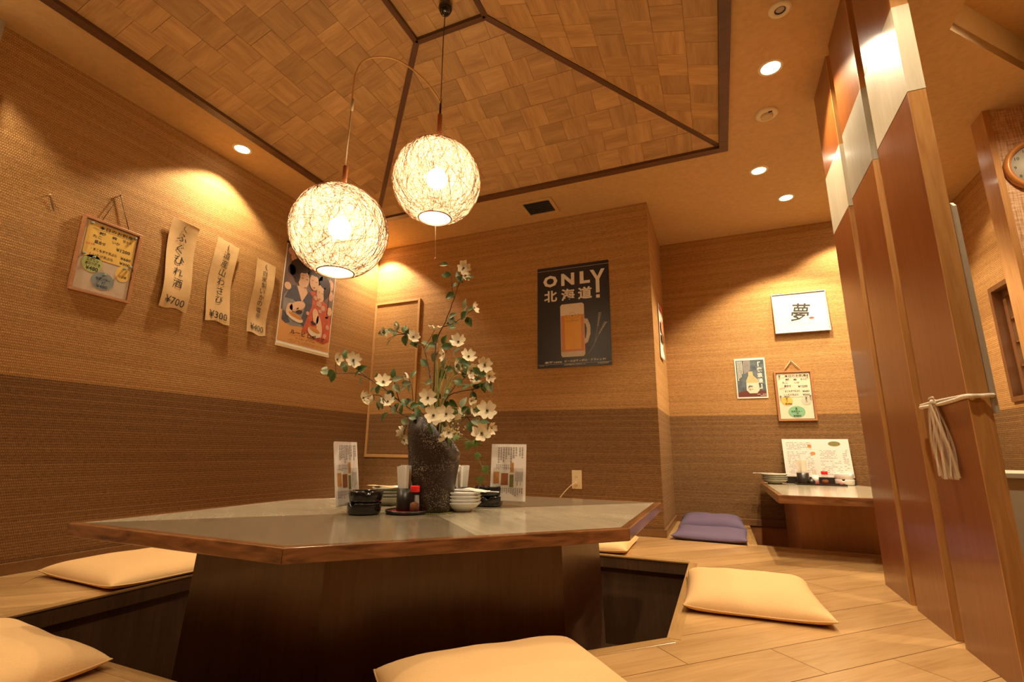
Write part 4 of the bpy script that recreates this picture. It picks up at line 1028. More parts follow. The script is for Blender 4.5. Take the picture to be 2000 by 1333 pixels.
LEAF = {'tall': [(-0.816, 1.48, 1.02, 90), (-0.79, 1.48, 0.997, 20), (-0.798, 1.48, 0.952, -60), (-0.911, 1.48, 1.185, 170), (-0.842, 1.48, 1.118, -40), (-0.835, 1.48, 1.108, 200), (-0.867, 1.48, 0.935, 10)], 'upleft': [(-1.21, 1.56, 0.97, 140), (-1.169, 1.56, 0.988, 100), (-1.203, 1.56, 0.924, 230), (-1.084, 1.56, 0.906, -30), (-1.002, 1.56, 0.896, 0)], 'left': [(-1.396, 1.43, 0.792, 160), (-1.355, 1.43, 0.772, 250), (-1.368, 1.43, 0.785, 200), (-1.303, 1.43, 0.856, 95), (-1.311, 1.43, 0.814, 200), (-1.221, 1.43, 0.795, 20), (-1.072, 1.43, 0.767, 95), (-1.058, 1.43, 0.749, 10), (-1.16, 1.43, 0.714, 200)], 'lowleft': [(-1.116, 1.45, 0.617, 230), (-1.024, 1.45, 0.597, -20), (-1.031, 1.45, 0.734, 0), (-1.043, 1.45, 0.715, 190), (-1.0, 1.45, 0.766, 70), (-1.143, 1.45, 0.659, 250), (-1.077, 1.45, 0.641, -60), (-0.989, 1.45, 0.653, 20)], 'midright': [(-0.85, 1.49, 0.848, 50), (-0.835, 1.49, 0.808, -50), (-0.875, 1.49, 0.782, 190), (-0.903, 1.49, 0.892, 60), (-0.889, 1.49, 0.868, 10)], 'right': [(-0.819, 1.46, 0.731, 150), (-0.728, 1.46, 0.754, -10), (-0.721, 1.46, 0.711, -80), (-0.701, 1.46, 0.711, -60), (-0.791, 1.46, 0.714, 30), (-0.762, 1.46, 0.724, 20)], 'lowright': [(-0.776, 1.42, 0.655, 80), (-0.726, 1.42, 0.589, -20), (-0.748, 1.42, 0.577, -70), (-0.772, 1.42, 0.632, 30), (-0.807, 1.42, 0.628, 150), (-0.698, 1.42, 0.589, 10)], 'front': [(-0.955, 1.44, 0.664, 110), (-0.945, 1.44, 0.653, 150), (-0.983, 1.44, 0.612, 170), (-0.965, 1.44, 0.627, 120), (-0.912, 1.44, 0.569, -80)], 'ivy': [(-0.738, 1.39, 0.513, -100), (-0.703, 1.39, 0.522, -30), (-0.808, 1.39, 0.522, -100), (-0.671, 1.39, 0.439, -60), (-0.69, 1.39, 0.407, -100), (-0.778, 1.39, 0.541, 0), (-0.703, 1.39, 0.48, -90)]}

view = Vector((0, 0, .5))
blabel = {
 'tall': 'tallest dogwood branch rising to the highest flower', 'left': 'dogwood branch reaching farthest out to the left', 'upleft': 'dogwood branch arching to the upper left in front of the access door',
 'lowleft': 'low dogwood branch leaning left over the tall side of the vase', 'midright': 'dogwood branch in the middle right of the bouquet', 'right': 'dogwood branch spreading to the right, with drooping flowers',
 'lowright': 'low dogwood branch spilling right over the low lip of the vase', 'front': 'short dogwood sprig with three large flowers facing front', 'ivy': 'trailing ivy vine hanging down right of the vase'}
for nm, lines in BRANCH.items():
    base = lines[0][0]
    t = thing('ivy_vine' if nm == 'ivy' else 'dogwood_branch', blabel[nm], 'vine' if nm == 'ivy' else 'branch', base, 0, None if nm == 'ivy' else 'dogwood branches in the vase')
    bv = Vector(base)
    for li, ln in enumerate(lines):
        pts = [Vector(p)-bv for p in ln]
        if li == 0: pts = [Vector((VX+.25*(base[0]-VX), VY+.2*(base[1]-VY), TZ+.10))-bv]+pts
        pts = smooth(pts, 4); k = len(pts); r0 = .0028 if li == 0 else .0019
        if nm == 'ivy': r0 *= .55
        rnd = random.Random(nm+str(li)); pts = [p+Vector((rnd.uniform(-1, 1), rnd.uniform(-1, 1), rnd.uniform(-1, 1)))*.0012 for p in pts]
        obj('twig', MB().tube(pts, [r0*(1-.55*i/(k-1)) for i in range(k)], 6), M['stemgreen'] if nm == 'ivy' else M['twig'], t)
    rnd = random.Random(nm)
    for (x, y, z, s, f) in FLOWER.get(nm, []):
        p = Vector((x, y, z)); n = (view-p).normalized()
        if f == 0: n = (n+Vector((rnd.uniform(-.25, .25), 0, rnd.uniform(.0, .35)))).normalized()
        elif f == 1: n = (n+Vector((rnd.uniform(-.5, .5), 0, .6))).normalized()
        elif f == 2: n = (n*.6+Vector((rnd.choice((-.8, .8)), 0, rnd.uniform(-.3, .3)))).normalized()
        elif f == 3: n = (n*.35+Vector((rnd.choice((-1, 1)), .3, rnd.uniform(0, .5)))).normalized()
        else: n = (n*.3+Vector((rnd.uniform(-.2, .2), 0, 1))).normalized()
        q = n.to_track_quat('Z', 'Y').to_matrix().to_4x4() @ Matrix.Rotation(rnd.uniform(0, 1.57), 4, 'Z')
        o = obj('flower', FM, None, t); o.matrix_basis = Matrix.Translation(p-bv) @ q @ Matrix.Scale(s*1.0, 4)
        obj('flower_center', CM, None, o)
        # short stalk back to the nearest twig point
        best = min((Vector(a) for l_ in lines for a in l_), key=lambda a: (a-p).length)
        if (best-p).length > .004: obj('stalk', MB().tube(smooth([best-bv, (best+p)/2-bv-n*.006, p-bv-n*.003], 3), .0011, 5), M['twig'] if nm != 'ivy' else M['stemgreen'], t)
    extra = []
    if nm != 'ivy':
        for ln in lines:
            for a_, b_ in zip(ln[1:], ln[2:]):
                for _ in range(1 if len(ln) < 6 else 2):
                    u_ = rnd.random(); q_ = Vector(a_).lerp(Vector(b_), u_); an_ = rnd.uniform(0, 360)
                    extra.append((q_.x+.022*math.cos(R(an_)), q_.y+rnd.uniform(-.015, .015), q_.z+.022*math.sin(R(an_)), an_))
    for (x, y, z, an) in LEAF.get(nm, [])+extra:
        p = Vector((x, y, z)); a = R(an); d = Vector((math.cos(a), rnd.uniform(-.35, .35), math.sin(a))).normalized()
        n = (Vector((rnd.uniform(-.6, .6), -1, rnd.uniform(-.2, .9)))); n = (n-d*n.dot(d)).normalized(); s = n.cross(d)
        sc = rnd.uniform(.8, 1.12); me = IV if nm == 'ivy' else (LP if rnd.random() < .3 else LM)
        o = obj('leaf', me, None, t); b0_ = p-d*.018*sc-bv
        o.matrix_basis = Matrix(((d.x, s.x, n.x, b0_.x), (d.y, s.y, n.y, b0_.y), (d.z, s.z, n.z, b0_.z), (0, 0, 0, 1))) @ Matrix.Scale(sc, 4)
        best = min((Vector(q_) for l_ in lines for q_ in l_), key=lambda q_: (q_-(b0_+bv)).length)
        if (best-bv-b0_).length > .008: obj('stalk', MB().tube([best-bv, (best-bv+b0_)/2+Vector((0, 0, -.003)), b0_], .0008, 4), M['stemgreen'], t)
# striped grass tuft and berries
t = thing('grass_tuft', 'tuft of dry green grass blades standing behind the flowers', 'grass', (VX, VY, TZ+.2))
rnd = random.Random(5)
for k in range(44):
    a = rnd.uniform(0, 6.28); q = rnd.uniform(0, .02); up_ = rnd.uniform(.26, .36); sp_ = rnd.uniform(.02, .065) if k < 34 else rnd.uniform(.09, .17)
    sgn = rnd.uniform(-1, 1) if k < 34 else rnd.uniform(.3, 1)
    pts = [(q*math.cos(a), q*math.sin(a), 0), (q*math.cos(a)+sgn*sp_*.25, q*math.sin(a), up_*.5), (sgn*sp_*.7, .02*math.sin(a), up_*.9), (sgn*sp_*1.2, .03*math.sin(a), up_*(.98 if k < 34 else .86))]
    obj('blade', MB().tube(smooth(pts, 5), [.0026*(1-.8*i/15) for i in range(16)], 4), M['grass'], t)
t = thing('berry_sprig', 'sprig of small cream berries at the low lip of the vase', 'berries', (-0.83, 1.43, 0.585))
obj('twig', MB().tube(smooth([(-.07, .06, -.06), (-.03, .02, -.01), (.0, 0, .0), (.05, -.01, .01)], 4), .0012, 5), M['stemgreen'], t)
for k in range(34):
    p = (rnd.uniform(-.035, .06), rnd.uniform(-.025, .025), rnd.uniform(-.035, .03))
    o = obj('berry', MB().ball((0, 0, 0), .0030, 8, 5), M['berry'], t, loc=p) if k == 0 else None
    if k == 0: bm_ = o.data
    else: obj('berry', bm_, None, t, loc=p)
stm = MB()
for k in range(14):
    p = (rnd.uniform(-.035, .06), rnd.uniform(-.025, .025), rnd.uniform(-.035, .03)); stm.tube([(0.01, 0, 0), p], .0006, 4)
q = obj('fine_stalks', stm, M['leafpale'], t); q['kind'] = 'stuff'

# ================================================================== WALL HANGINGS
def hang(name, label, cat, wall, a, z, off=0.002, group=None):
    """a: horizontal coordinate along the wall of the sheet's left edge, z: its lower edge"""
    loc = {'left': (XL+off, a, z), 'back': (a, YB-off, z), 'alcove': (a, YB2-off, z), 'step': (XC+off, a, z)}[wall]
    t = thing(name, label, cat, loc, 0, group)
    t.rotation_euler = (R(90), 0, R(90) if wall in ('left', 'step') else 0)
    return t
def flat(parent, name, mat, *rects, z=0.0):
    for r in rects:
        m = MB()
        if isinstance(r[0], (tuple, list)): poly(m, r, z)
        else: rect(m, *r, z)
        obj(name, m, M[mat], parent)
def frame4(parent, W_, H_, fw_, d0, d1, mat, name='frame'):
    for a in ((0, W_, 0, fw_), (0, W_, H_-fw_, H_), (0, fw_, fw_, H_-fw_), (W_-fw_, W_, fw_, H_-fw_)):
        obj(name, MB().box(a[0], a[1], a[2], a[3], d0, d1), mat, parent, bevel=.0015)
def pins(parent, pts, z):
    for x, y in pts: obj('pin', MB().lathe([(0, 0), (.0055, .0005), (.0045, .005), (.006, .010), (.005, .0125), (0, .013)], 14), M['pin'], parent, loc=(x, y, z))
def specials(t, W_, H_, card, bub, boxmat, inkmat):
    """noticeboard with a handwritten card of today's specials and three bubbles"""
    frame4(t, W_, H_, .0125, 0, .016, M['frameorange'])
    obj('board', MB().box(.016, W_-.016, .016, H_-.016, .002, .008), M[boxmat], t)
    ix0, ix1, iy0, iy1 = .024, W_-.020, H_*.475, H_-.022
    cd = obj('card', MB().box(ix0, ix1, iy0, iy1, .008, .0092), M[card], t)
    ink = MB(); z = .0096; cw, ch = ix1-ix0, iy1-iy0
    def ln(s, a, b, r, hh=.085):  # a..b across, r = row position from top
        put_text(ink, s, ix0+cw*a, ix0+cw*b, iy1-ch*r-ch*hh, iy1-ch*r, z, .02)
    ln('本日のお刺身', .22, .92, .03, .11)
    rect(ink, ix0+cw*.10, ix0+cw*.95, iy1-ch*.165, iy1-ch*.157, z)
    ln('鯛', .24, .36, .20); ln('鰈', .50, .60, .21); ln('甘エビ', .72, .92, .20)
    ln('たこ', .13, .30, .33); ln('いか', .52, .68, .34)
    ln('盛合せ', .18, .40, .47, .10); ln('¥1200', .62, .92, .50, .10)
    ln('・まこもダケ天ぷら', .14, .66, .70, .09); ln('¥680', .74, .96, .72)
    ln('しいたけ天ぷら', .14, .60, .86, .09); ln('¥300', .74, .96, .87)
    obj('handwriting', ink, M[inkmat], cd)
    red = MB(); put_text(red, 'おすすめ', ix0+cw*.03, ix0+cw*.2, iy1-ch*.66, iy1-ch*.59, z, .01, R(8)); obj('handwriting', red, M['redink'], cd)
    pins(cd, ((ix0+.012, iy1-.008), (ix1-.010, iy1-.010), (ix0+.006, iy0+.008), (ix1-.006, iy0+.008)), .0092)
    for (cx, cy, rx, ry, mt, lines) in bub:
        m = MB(); p = ell(W_*cx, H_*cy, W_*rx, H_*ry, 32); m.add([(q[0], q[1], .008) for q in p]+[(q[0], q[1], .0092) for q in p], [tuple(range(32, 64))]+[(i, (i+1) % 32, 32+(i+1) % 32, 32+i) for i in range(32)])
        bb = obj('note', m, M[mt], t); ik = MB()
        for s, dx, dy, hw, hh in lines: put_text(ik, s, W_*(cx+dx-hw), W_*(cx+dx+hw), H_*(cy+dy-hh), H_*(cy+dy+hh), z, .02)
        if ik.v: obj('handwriting', ik, M['blueink' if mt == 'bluecard' else inkmat], bb)['kind'] = 'stuff'
        pins(bb, ((W_*cx, H_*(cy+ry*.72)),), .0092)
def hanger(t, x0, x1, y0, xa, ya, r, mat):
    obj('hanging_string', MB().tube([(x0, y0, .008), ((x0+xa)/2, (y0+ya)/2, .007), (xa, ya, .006), ((x1+xa)/2, (y0+ya)/2, .007), (x1, y0, .008)], r, 6), mat, t)
    obj('nail', MB().tube([(xa, ya-.003, 0), (xa, ya-.001, .012)], .0022, 8), M['iron'], t)
t = hang('specials_board', 'wood framed specials board with yellow card on the left wall', 'noticeboard', 'left', 1.116, 1.184)
specials(t, .250, .364, 'yellow', ((.28, .40, .165, .115, 'green', (('エイヒレ', 0, .05, .10, .025), ('あぶり焼き', .01, -.005, .12, .022), ('¥480', .01, -.065, .10, .028))), (.80, .375, .13, .105, 'yellow', (('つぶ貝', 0, -.04, .07, .018),)), (.50, .21, .185, .115, 'bluecard', (('牡蠣バター', 0, .02, .12, .022), ('焼', .02, -.025, .035, .02), ('¥480', 0, -.075, .09, .022)))), 'cork', 'ink')
hanger(t, .07, .195, .352, .125, .525, .0016, M['cordbrown'])
t = hang('specials_board', 'wood framed specials board with white card and mint note in the alcove', 'noticeboard', 'alcove', 0.402, 0.731)
specials(t, .243, .361, 'cream', ((.28, .40, .15, .095, 'yellow', (('¥480', .03, -.06, .09, .018),)), (.78, .40, .13, .085, 'palebluecard', ()), (.50, .18, .22, .115, 'mint', (('牡蠣バター', 0, .005, .14, .018), ('焼', .02, -.035, .03, .016), ('¥480', 0, -.08, .10, .02)))), 'cream', 'ink')
hanger(t, .055, .19, .352, .122, .440, .0034, M['cordwhite'])

def wavy_strip(label, a, z, W_, H_, seed, text, price, size, pitch, mark):
    t = hang('menu_strip', label, 'menu strip', 'left', a, z, .004, 'wooden slips with handwritten dishes')
    wv = lambda x, y: .013+.007*math.sin(y/H_*7+seed)+.004*math.sin(x/W_*5+y/H_*3+seed*2)+.010*max(0, y/H_-.85)*4
    sx = lambda x, y: x+.006*math.sin(y/H_*5+seed)
    n, mm = 8, 26; vs = []; fs = []
    for s in (0, 1):
        for j in range(mm+1):
            for i in range(n+1):
                x, y = W_*i/n, H_*j/mm
                y2 = y-(.006*math.sin(i*.9+seed) if j == 0 else 0)-(.014*(x/W_)*1 if j == mm else 0)
                vs.append((sx(x, y), y2, wv(x, y)-(.0 if s else .0008)))
    m1 = n+1; k = m1*(mm+1)
    for j in range(mm):
        for i in range(n):
            q = j*m1+i; fs.append((q, q+m1, q+m1+1, q+1)); q += k; fs.append((q, q+1, q+m1+1, q+m1))
    st = obj('slip', MB().add(vs, fs, True), M['strip'], t)
    ik = MB(); put_column(ik, text, W_*.5, H_*.86, size, pitch, 0, 0, .16)
    put_text(ik, price, W_*.14, W_*.86, H_*.04, H_*.125, 0, 0, R(-4))
    # brush mark above the first character
    ik.tube([(W_*.52, H_*.955, 0), (W_*.46, H_*.915, 0), (W_*.50, H_*.90, 0), (W_*.58, H_*.875, 0)], .0018, 4)
    ik.v = [(sx(x, y), y, wv(x, y)+.0030+max(-.0005, min(.0005, zz))) for x, y, zz in ik.v]
    obj('handwriting', ik, M['greyink' if mark else 'ink'], st)['kind'] = 'stuff'
wavy_strip('thin wood slip reading ふぐひれ酒 ¥700 beside the specials board', 1.492, 1.216, .145, .495, .4, 'ふぐひれ酒', '¥700', .050, .064, 0)
wavy_strip('thin wood slip reading 道産山わさび ¥300, middle of three', 1.742, 1.205, .145, .498, 1.9, '道産山わさび', '¥300', .044, .0545, 0)
wavy_strip('thin wood slip reading 自家製いかの塩辛 ¥400 next to the vintage poster', 2.018, 1.195, .140, .488, 3.3, '自家製いかの塩辛', '¥400', .036, .0405, 0)

# vintage poster with three women holding beer mugs
t = hang('vintage_poster', 'vintage beer poster of three kimono women on the left wall', 'poster', 'left', 2.246, 1.165, .003)
PW_, PH_ = .474, .722
sh = obj('sheet', MB().box(0, PW_, 0, PH_, 0, .0015), M['paper'], t)
U = lambda *p: [(x*PW_, (1-y)*PH_) for x, y in p]
E_l = lambda cx, cy, rx, ry, rot=0.0: ell(cx*PW_, (1-cy)*PH_, rx*PW_, ry*PW_, 26, rot)
lay = [('postertop', [U((.01, .66), (.99, .66), (.99, .01), (.01, .01))]),
       ('posterlow', [U((.01, .955), (.99, .955), (.99, .66), (.01, .66))]),
       ('pinkflower', [E_l(.10, .07, .07, .06), E_l(.14, .13, .05, .05), E_l(.90, .25, .07, .09), E_l(.93, .36, .05, .08), E_l(.74, .07, .08, .06)]),
       ('hair', [E_l(.27, .225, .185, .17, .25), E_l(.13, .25, .07, .08), E_l(.56, .215, .165, .15), E_l(.77, .30, .14, .19)]),
       ('kimgrey', [U((.05, .76), (.04, .52), (.16, .40), (.50, .46), (.56, .60), (.46, .77), (.20, .79))]),
       ('kimred', [U((.42, .82), (.50, .55), (.48, .40), (.60, .37), (.68, .42), (.86, .46), (.97, .56), (.98, .84), (.86, .885), (.66, .86), (.55, .82))]),
       ('kimblue', [U((.06, .54), (.14, .40), (.27, .385), (.36, .53), (.34, .57), (.20, .53)), U((.36, .53), (.49, .40), (.56, .44), (.57, .53), (.50, .66), (.45, .77), (.37, .74), (.42, .62), (.44, .54), (.40, .51)), U((.05, .66), (.12, .68), (.20, .76), (.12, .78), (.05, .75))]),
       ('skin', [U((.25, .385), (.42, .37), (.46, .42), (.37, .53)), E_l(.09, .42, .06, .055)]),
       ('skin', [E_l(.365, .305, .098, .142, -.18), E_l(.565, .285, .092, .128, .12), E_l(.715, .375, .080, .135, .12)]),
       ('hair', [E_l(.245, .30, .045, .09, -.1), E_l(.32, .205, .12, .055, .15), E_l(.565, .195, .10, .04), E_l(.745, .275, .085, .045, -.5), E_l(.80, .36, .03, .10, .1)]),
       ('pinkflower', [E_l(.70, .49, .055, .045), E_l(.79, .52, .045, .045), E_l(.62, .44, .04, .035), E_l(.74, .56, .035, .03), E_l(.92, .70, .035, .04), E_l(.88, .80, .035, .04), E_l(.50, .62, .03, .03), E_l(.15, .60, .03, .03)]),
       ('skin', [E_l(.30, .585, .15, .07, .45), E_l(.16, .64, .055, .10, -.2), E_l(.66, .625, .06, .12, .25), E_l(.75, .72, .055, .17, .25), E_l(.93, .53, .05, .07)]),
       ('foam', [E_l(.28, .70, .15, .055, -.2), E_l(.66, .79, .13, .075, -.25)]),
       ('beer2', [E_l(.28, .685, .13, .030, -.2), E_l(.66, .765, .115, .035, -.25)]),
       ('hair', [E_l(.34, .635, .06, .028, .25), E_l(.63, .70, .05, .026, -.2)]),
       ('skin', [E_l(.27, .615, .06, .016, .4), E_l(.34, .60, .06, .016, .4), E_l(.63, .655, .018, .06, .3)]),
       ('kimred', [E_l(.405, .375, .020, .008, .1), E_l(.575, .340, .022, .008, .1), E_l(.705, .435, .018, .007, -.1)]),
       ('ink', [E_l(.335, .290, .022, .005, .1), E_l(.425, .287, .020, .005, -.1), E_l(.335, .262, .026, .0028, .15), E_l(.425, .258, .022, .0028, -.15), E_l(.53, .272, .019, .004), E_l(.605, .275, .018, .004), E_l(.68, .365, .016, .004), E_l(.745, .37, .015, .004)])]
for i, (mt, ps) in enumerate(lay): flat(sh, 'print', mt, *ps, z=.0018+i*.00012)
tx = MB(); put_text(tx, 'ルービ', .22*PW_, .50*PW_, .135*PH_, .180*PH_, .0042, .03); obj('lettering', tx, M['sakered'], sh)
tx = MB(); put_text(tx, 'ロポッサ', .54*PW_, .88*PW_, .130*PH_, .180*PH_, .0042, .03); obj('lettering', tx, M['sakered'], sh)
tx = MB(); text_rows(tx, .33*PW_, .70*PW_, .098*PH_, .112*PH_, 1, .0042, 3); text_rows(tx, .2*PW_, .92*PW_, .055*PH_, .088*PH_, 3, .0042, 4, .2, .2); q_ = obj('fine_print', tx, M['sakered'], sh); q_['kind'] = 'stuff'
obj('bottom_strip', MB().box(-.004, PW_+.004, -.006, .014, .0015, .0045), M['ivory'], t)
obj('top_strip', MB().box(-.006, PW_+.006, PH_-.006, PH_+.006, .0015, .0045), M['iron'], t)

# beer poster
t = hang('beer_poster', 'dark beer poster reading ONLY 北海道 with a full mug', 'poster', 'back', -1.164, 1.0745, .003)
BW, BH = .532, .755
sh = obj('sheet', MB().box(0, BW, 0, BH, 0, .0016), M['navy'], t)
T = lambda mb, s, u0, u1, v0, v1, bold=.03: put_text(mb, s, u0*BW, u1*BW, (1-v1)*BH, (1-v0)*BH, .0022, bold)
def letter(*fs):
    m_ = MB()
    for f_ in fs: f_(m_)
    obj('letter', m_, M['whiteink'], sh)
for ch, u0, u1, v0, v1, bo in (('O', .085, .290, .085, .205, .045), ('N', .345, .530, .082, .205, .045), ('L', .605, .745, .082, .205, .045), ('北', .095, .285, .240, .355, .03), ('海', .340, .530, .238, .358, .03), ('道', .575, .770, .238, .360, .03)):
    letter(lambda m_: T(m_, ch, u0, u1, v0, v1, bo))
letter(lambda m_: poly(m_, [(x*BW, (1-y)*BH) for x, y in ((.745, .080), (.795, .080), (.847, .150), (.897, .080), (.947, .080), (.872, .178), (.872, .310), (.822, .310), (.822, .178))], .0022))
letter(lambda m_: rect(m_, .822*BW, .872*BW, (1-.362)*BH, (1-.330)*BH, .0022))
tx = MB(); T(tx, '麦芽100%', .105, .345, .938, .958, .02); obj('slogan', tx, M['whiteink'], sh)
tx = MB(); T(tx, 'ビールはサッポロ・クラシック!', .38, .925, .932, .955, .02); obj('slogan', tx, M['whiteink'], sh)
tx = MB(); T(tx, '★北海道はサッポロビール', .37, .66, .972, .983, .01)
rect(tx, .0, BW, (1-.0345)*BH, (1-.0325)*BH, .0022); rect(tx, .0, BW, (1-.9685)*BH, (1-.9670)*BH, .0022)
text_rows(tx, .03*BW, .14*BW, .018*BH, .026*BH, 1, .0022, 5); text_rows(tx, .82*BW, .97*BW, .014*BH, .03*BH, 2, .0022, 6)
q_ = obj('fine_print', tx, M['whiteink'], sh); q_['kind'] = 'stuff'
V = lambda *p: [(x*BW, (1-y)*BH) for x, y in p]
flat(sh, 'mug_handle', 'handle', V((.64, .545), (.70, .555), (.735, .62), (.735, .70), (.70, .775), (.64, .80), (.64, .755), (.672, .735), (.685, .68), (.685, .64), (.672, .60), (.64, .59)), z=.0020)
flat(sh, 'mug_glass', 'handle', V((.325, .41), (.345, .392), (.63, .392), (.655, .41), (.66, .885), (.64, .905), (.35, .905), (.333, .885)), z=.0021)
flat(sh, 'mug_beer', 'beer2', V((.333, .49), (.648, .49), (.652, .855), (.34, .855)), z=.0023)
flat(sh, 'mug_beer', 'beer', V((.385, .51), (.61, .51), (.612, .835), (.39, .835)), z=.0024)
flat(sh, 'mug_foam', 'foam', V((.328, .412), (.348, .395), (.63, .395), (.652, .412), (.65, .505), (.333, .505)), z=.0025)
em = MB(); put_text(em, 'CLASSIC', .405*BW, .585*BW, (1-.568)*BH, (1-.552)*BH, .0027, .01)
ring = ell(.495*BW, (1-.512)*BH, .045*BW, .045*BW, 30)
em.tube([(p[0], p[1], .0027) for p in ring+ring[:1]], .0011, 4); put_text(em, '★', .475*BW, .515*BW, (1-.525)*BH, (1-.497)*BH, .0027)
em.tube([(.43*BW, (1-.535)*BH, .0027), (.40*BW, (1-.515)*BH, .0027), (.42*BW, (1-.495)*BH, .0027)], .0018, 4); em.tube([(.56*BW, (1-.535)*BH, .0027), (.59*BW, (1-.515)*BH, .0027), (.57*BW, (1-.495)*BH, .0027)], .0018, 4)
obj('emblem', em, M['gold'], sh)
wh = MB()
for (a, b) in (((.865, .505), (.835, .625)), ((.935, .60), (.850, .700))):
    for k in range(9):
        tt = k/8; x, y = a[0]+(b[0]-a[0])*tt, a[1]+(b[1]-a[1])*tt; wd_ = .030-.016*tt
        poly(wh, V((x-wd_, y), (x, y+.010), (x+wd_, y), (x, y+.004)), .0022)
    wh.tube([(a[0]*BW, (1-a[1])*BH, .002), (b[0]*BW, (1-b[1])*BH, .002), (.79*BW, (1-.79)*BH, .002), (.705*BW, (1-.885)*BH, .002)], .0009, 4)
obj('barley_drawing', wh, M['handle'], sh)

# framed calligraphy
t = hang('framed_calligraphy', 'framed brush calligraphy 夢 with a wide white mat in the alcove', 'picture', 'alcove', 0.442, 1.372, .010)
t.rotation_euler = (R(90-4), 0, 0)
FW_, FH_ = .356, .312
frame4(t, FW_, FH_, .007, 0, .022, M['silver'])
obj('backing', MB().box(.005, FW_-.005, .005, FH_-.005, .002, .006), M['windowwood'], t)
obj('mat', MB().box(.006, FW_-.006, .006, FH_-.006, .006, .014), M['mat'], t)
art = obj('artwork', MB().box(.085, .270, .062, .242, .014, .0146), M['whiteink'], t)
flat(art, 'wash', 'palegreen', (.086, .262, .228, .240), (.256, .268, .16, .240), z=.0150)
ik = MB(); put_text(ik, '夢', .122, .236, .084, .226, .0152, .012, R(-6), shear=.12); obj('lettering', ik, M['ink'], art)
flat(art, 'seal', 'redink', ell(.246, .105, .017, .008), z=.0151)
obj('glazing', MB().box(.006, FW_-.006, .006, FH_-.006, .0165, .0178), glassy('picture_glass', (1, 1, 1), .93, .02), t)

# small bottle poster in the alcove
t = hang('bottle_poster', 'small white bordered poster of a sake bottle in the alcove', 'poster', 'alcove', 0.145, 0.902, .003)
SW, SH = .208, .304
sh = obj('sheet', MB().box(0, SW, 0, SH, 0, .001), M['paper'], t)
V = lambda *p: [(x*SW, (1-y)*SH) for x, y in p]
flat(sh, 'print', 'sakeblue', V((.04, .965), (.96, .965), (.96, .05), (.04, .05)), z=.0013)
flat(sh, 'print', 'kimgrey', V((.30, .05), (.52, .05), (.50, .30), (.30, .40), (.25, .2)), z=.0014)
flat(sh, 'print', 'sakered', V((.04, .965), (.96, .965), (.96, .83), (.5, .77), (.04, .86)), z=.0015)
flat(sh, 'print', 'sakebottle', V((.43, .34), (.57, .34), (.58, .44), (.72, .54), (.75, .80), (.66, .88), (.42, .88), (.33, .80), (.34, .56), (.42, .44)), z=.0016)
flat(sh, 'print', 'foam', V((.34, .62), (.73, .62), (.75, .80), (.66, .875), (.42, .875), (.33, .80)), z=.0017)
tx = MB(); put_column(tx, '「俺浪漫」', .80*SW, .90*SH, .036, .042, .0018, .03); text_cols(tx, .07*SW, .26*SW, .40*SH, .93*SH, 4, .0018, 8); text_rows(tx, .66*SW, .95*SW, .045*SH, .11*SH, 2, .0018, 9)
obj('lettering', tx, M['whiteink'], sh)['kind'] = 'stuff'
tx = MB(); put_text(tx, '俺', .38*SW, .54*SW, .20*SH, .32*SH, .0019, .03); obj('lettering', tx, M['blueink'], sh)

# narrow poster on the return wall, seen almost edge-on
t = hang('narrow_poster', 'curling poster on the return wall, seen almost edge-on', 'poster', 'step', 3.555, 1.165, .003)
n = 16; vs = []; fs = []
for j in range(n+1):
    for i in range(5): vs.append((.20*i/4, .413*j/n, .004+.009*math.sin(j*.55+1)**2*(i/4)))
for j in range(n):
    for i in range(4): q = j*5+i; fs.append((q, q+1, q+6, q+5))
o = obj('sheet', MB().add(vs, fs, True), M['paper'], t)
md = o.modifiers.new('thickness', 'SOLIDIFY'); md.thickness = .0012
flat(t, 'print', 'porchpink', (.02, .18, .20, .29), z=.0145); flat(t, 'print', 'redink', (.02, .18, .37, .405), z=.0145); flat(t, 'print', 'windowwood', (.02, .18, .13, .19), z=.0145)

# nail with a loop of twine
t = hang('nail_and_twine', 'bare nail with a loose loop of twine on the left wall', 'nail', 'left', 0.985, 1.574, 0)
obj('nail', MB().tube([(0, 0, 0), (0, .002, .014)], .003, 8), M['ivory'], t)
obj('twine', MB().tube(smooth([(0, 0, .010), (.012, -.018, .004), (.022, -.045, .003), (.030, -.06, .003), (.020, -.045, .003), (.006, -.015, .005)], 4), .0012, 5), M['cordbrown'], t)

# socket, plug and lead
t = hang('wall_outlet', 'ivory wall outlet on the back wall behind the table', 'outlet', 'back', -0.924, 0.260, 0)
obj('plate', MB().box(0, .067, 0, .119, 0, .006), M['ivory'], t, bevel=.003)
obj('socket_face', MB().box(.020, .047, .020, .098, .006, .0072), M['ivory'], t)
for y in (.076,):
    for x in (.0285, .0375): obj('slot', MB().box(x-.001, x+.001, y-.005, y+.005, .0072, .0076), M['slot'], t)
t = thing('power_lead', 'cream plug and lead running from the outlet behind the table', 'cable', (-0.890, YB-.0077, 0.298))
obj('plug', MB().box(-.010, .010, -.022, 0, -.010, .010), M['ivory'], t, bevel=.003)
obj('lead', MB().tube(smooth([(-.004, -.022, 0), (-.025, -.04, -.012), (-.06, -.045, -.045), (-.10, -.045, -.09), (-.16, -.04, -.17), (-.22, -.04, -.25), (-.30, -.05, -.294)], 5), .0028, 6), M['ivory'], t)

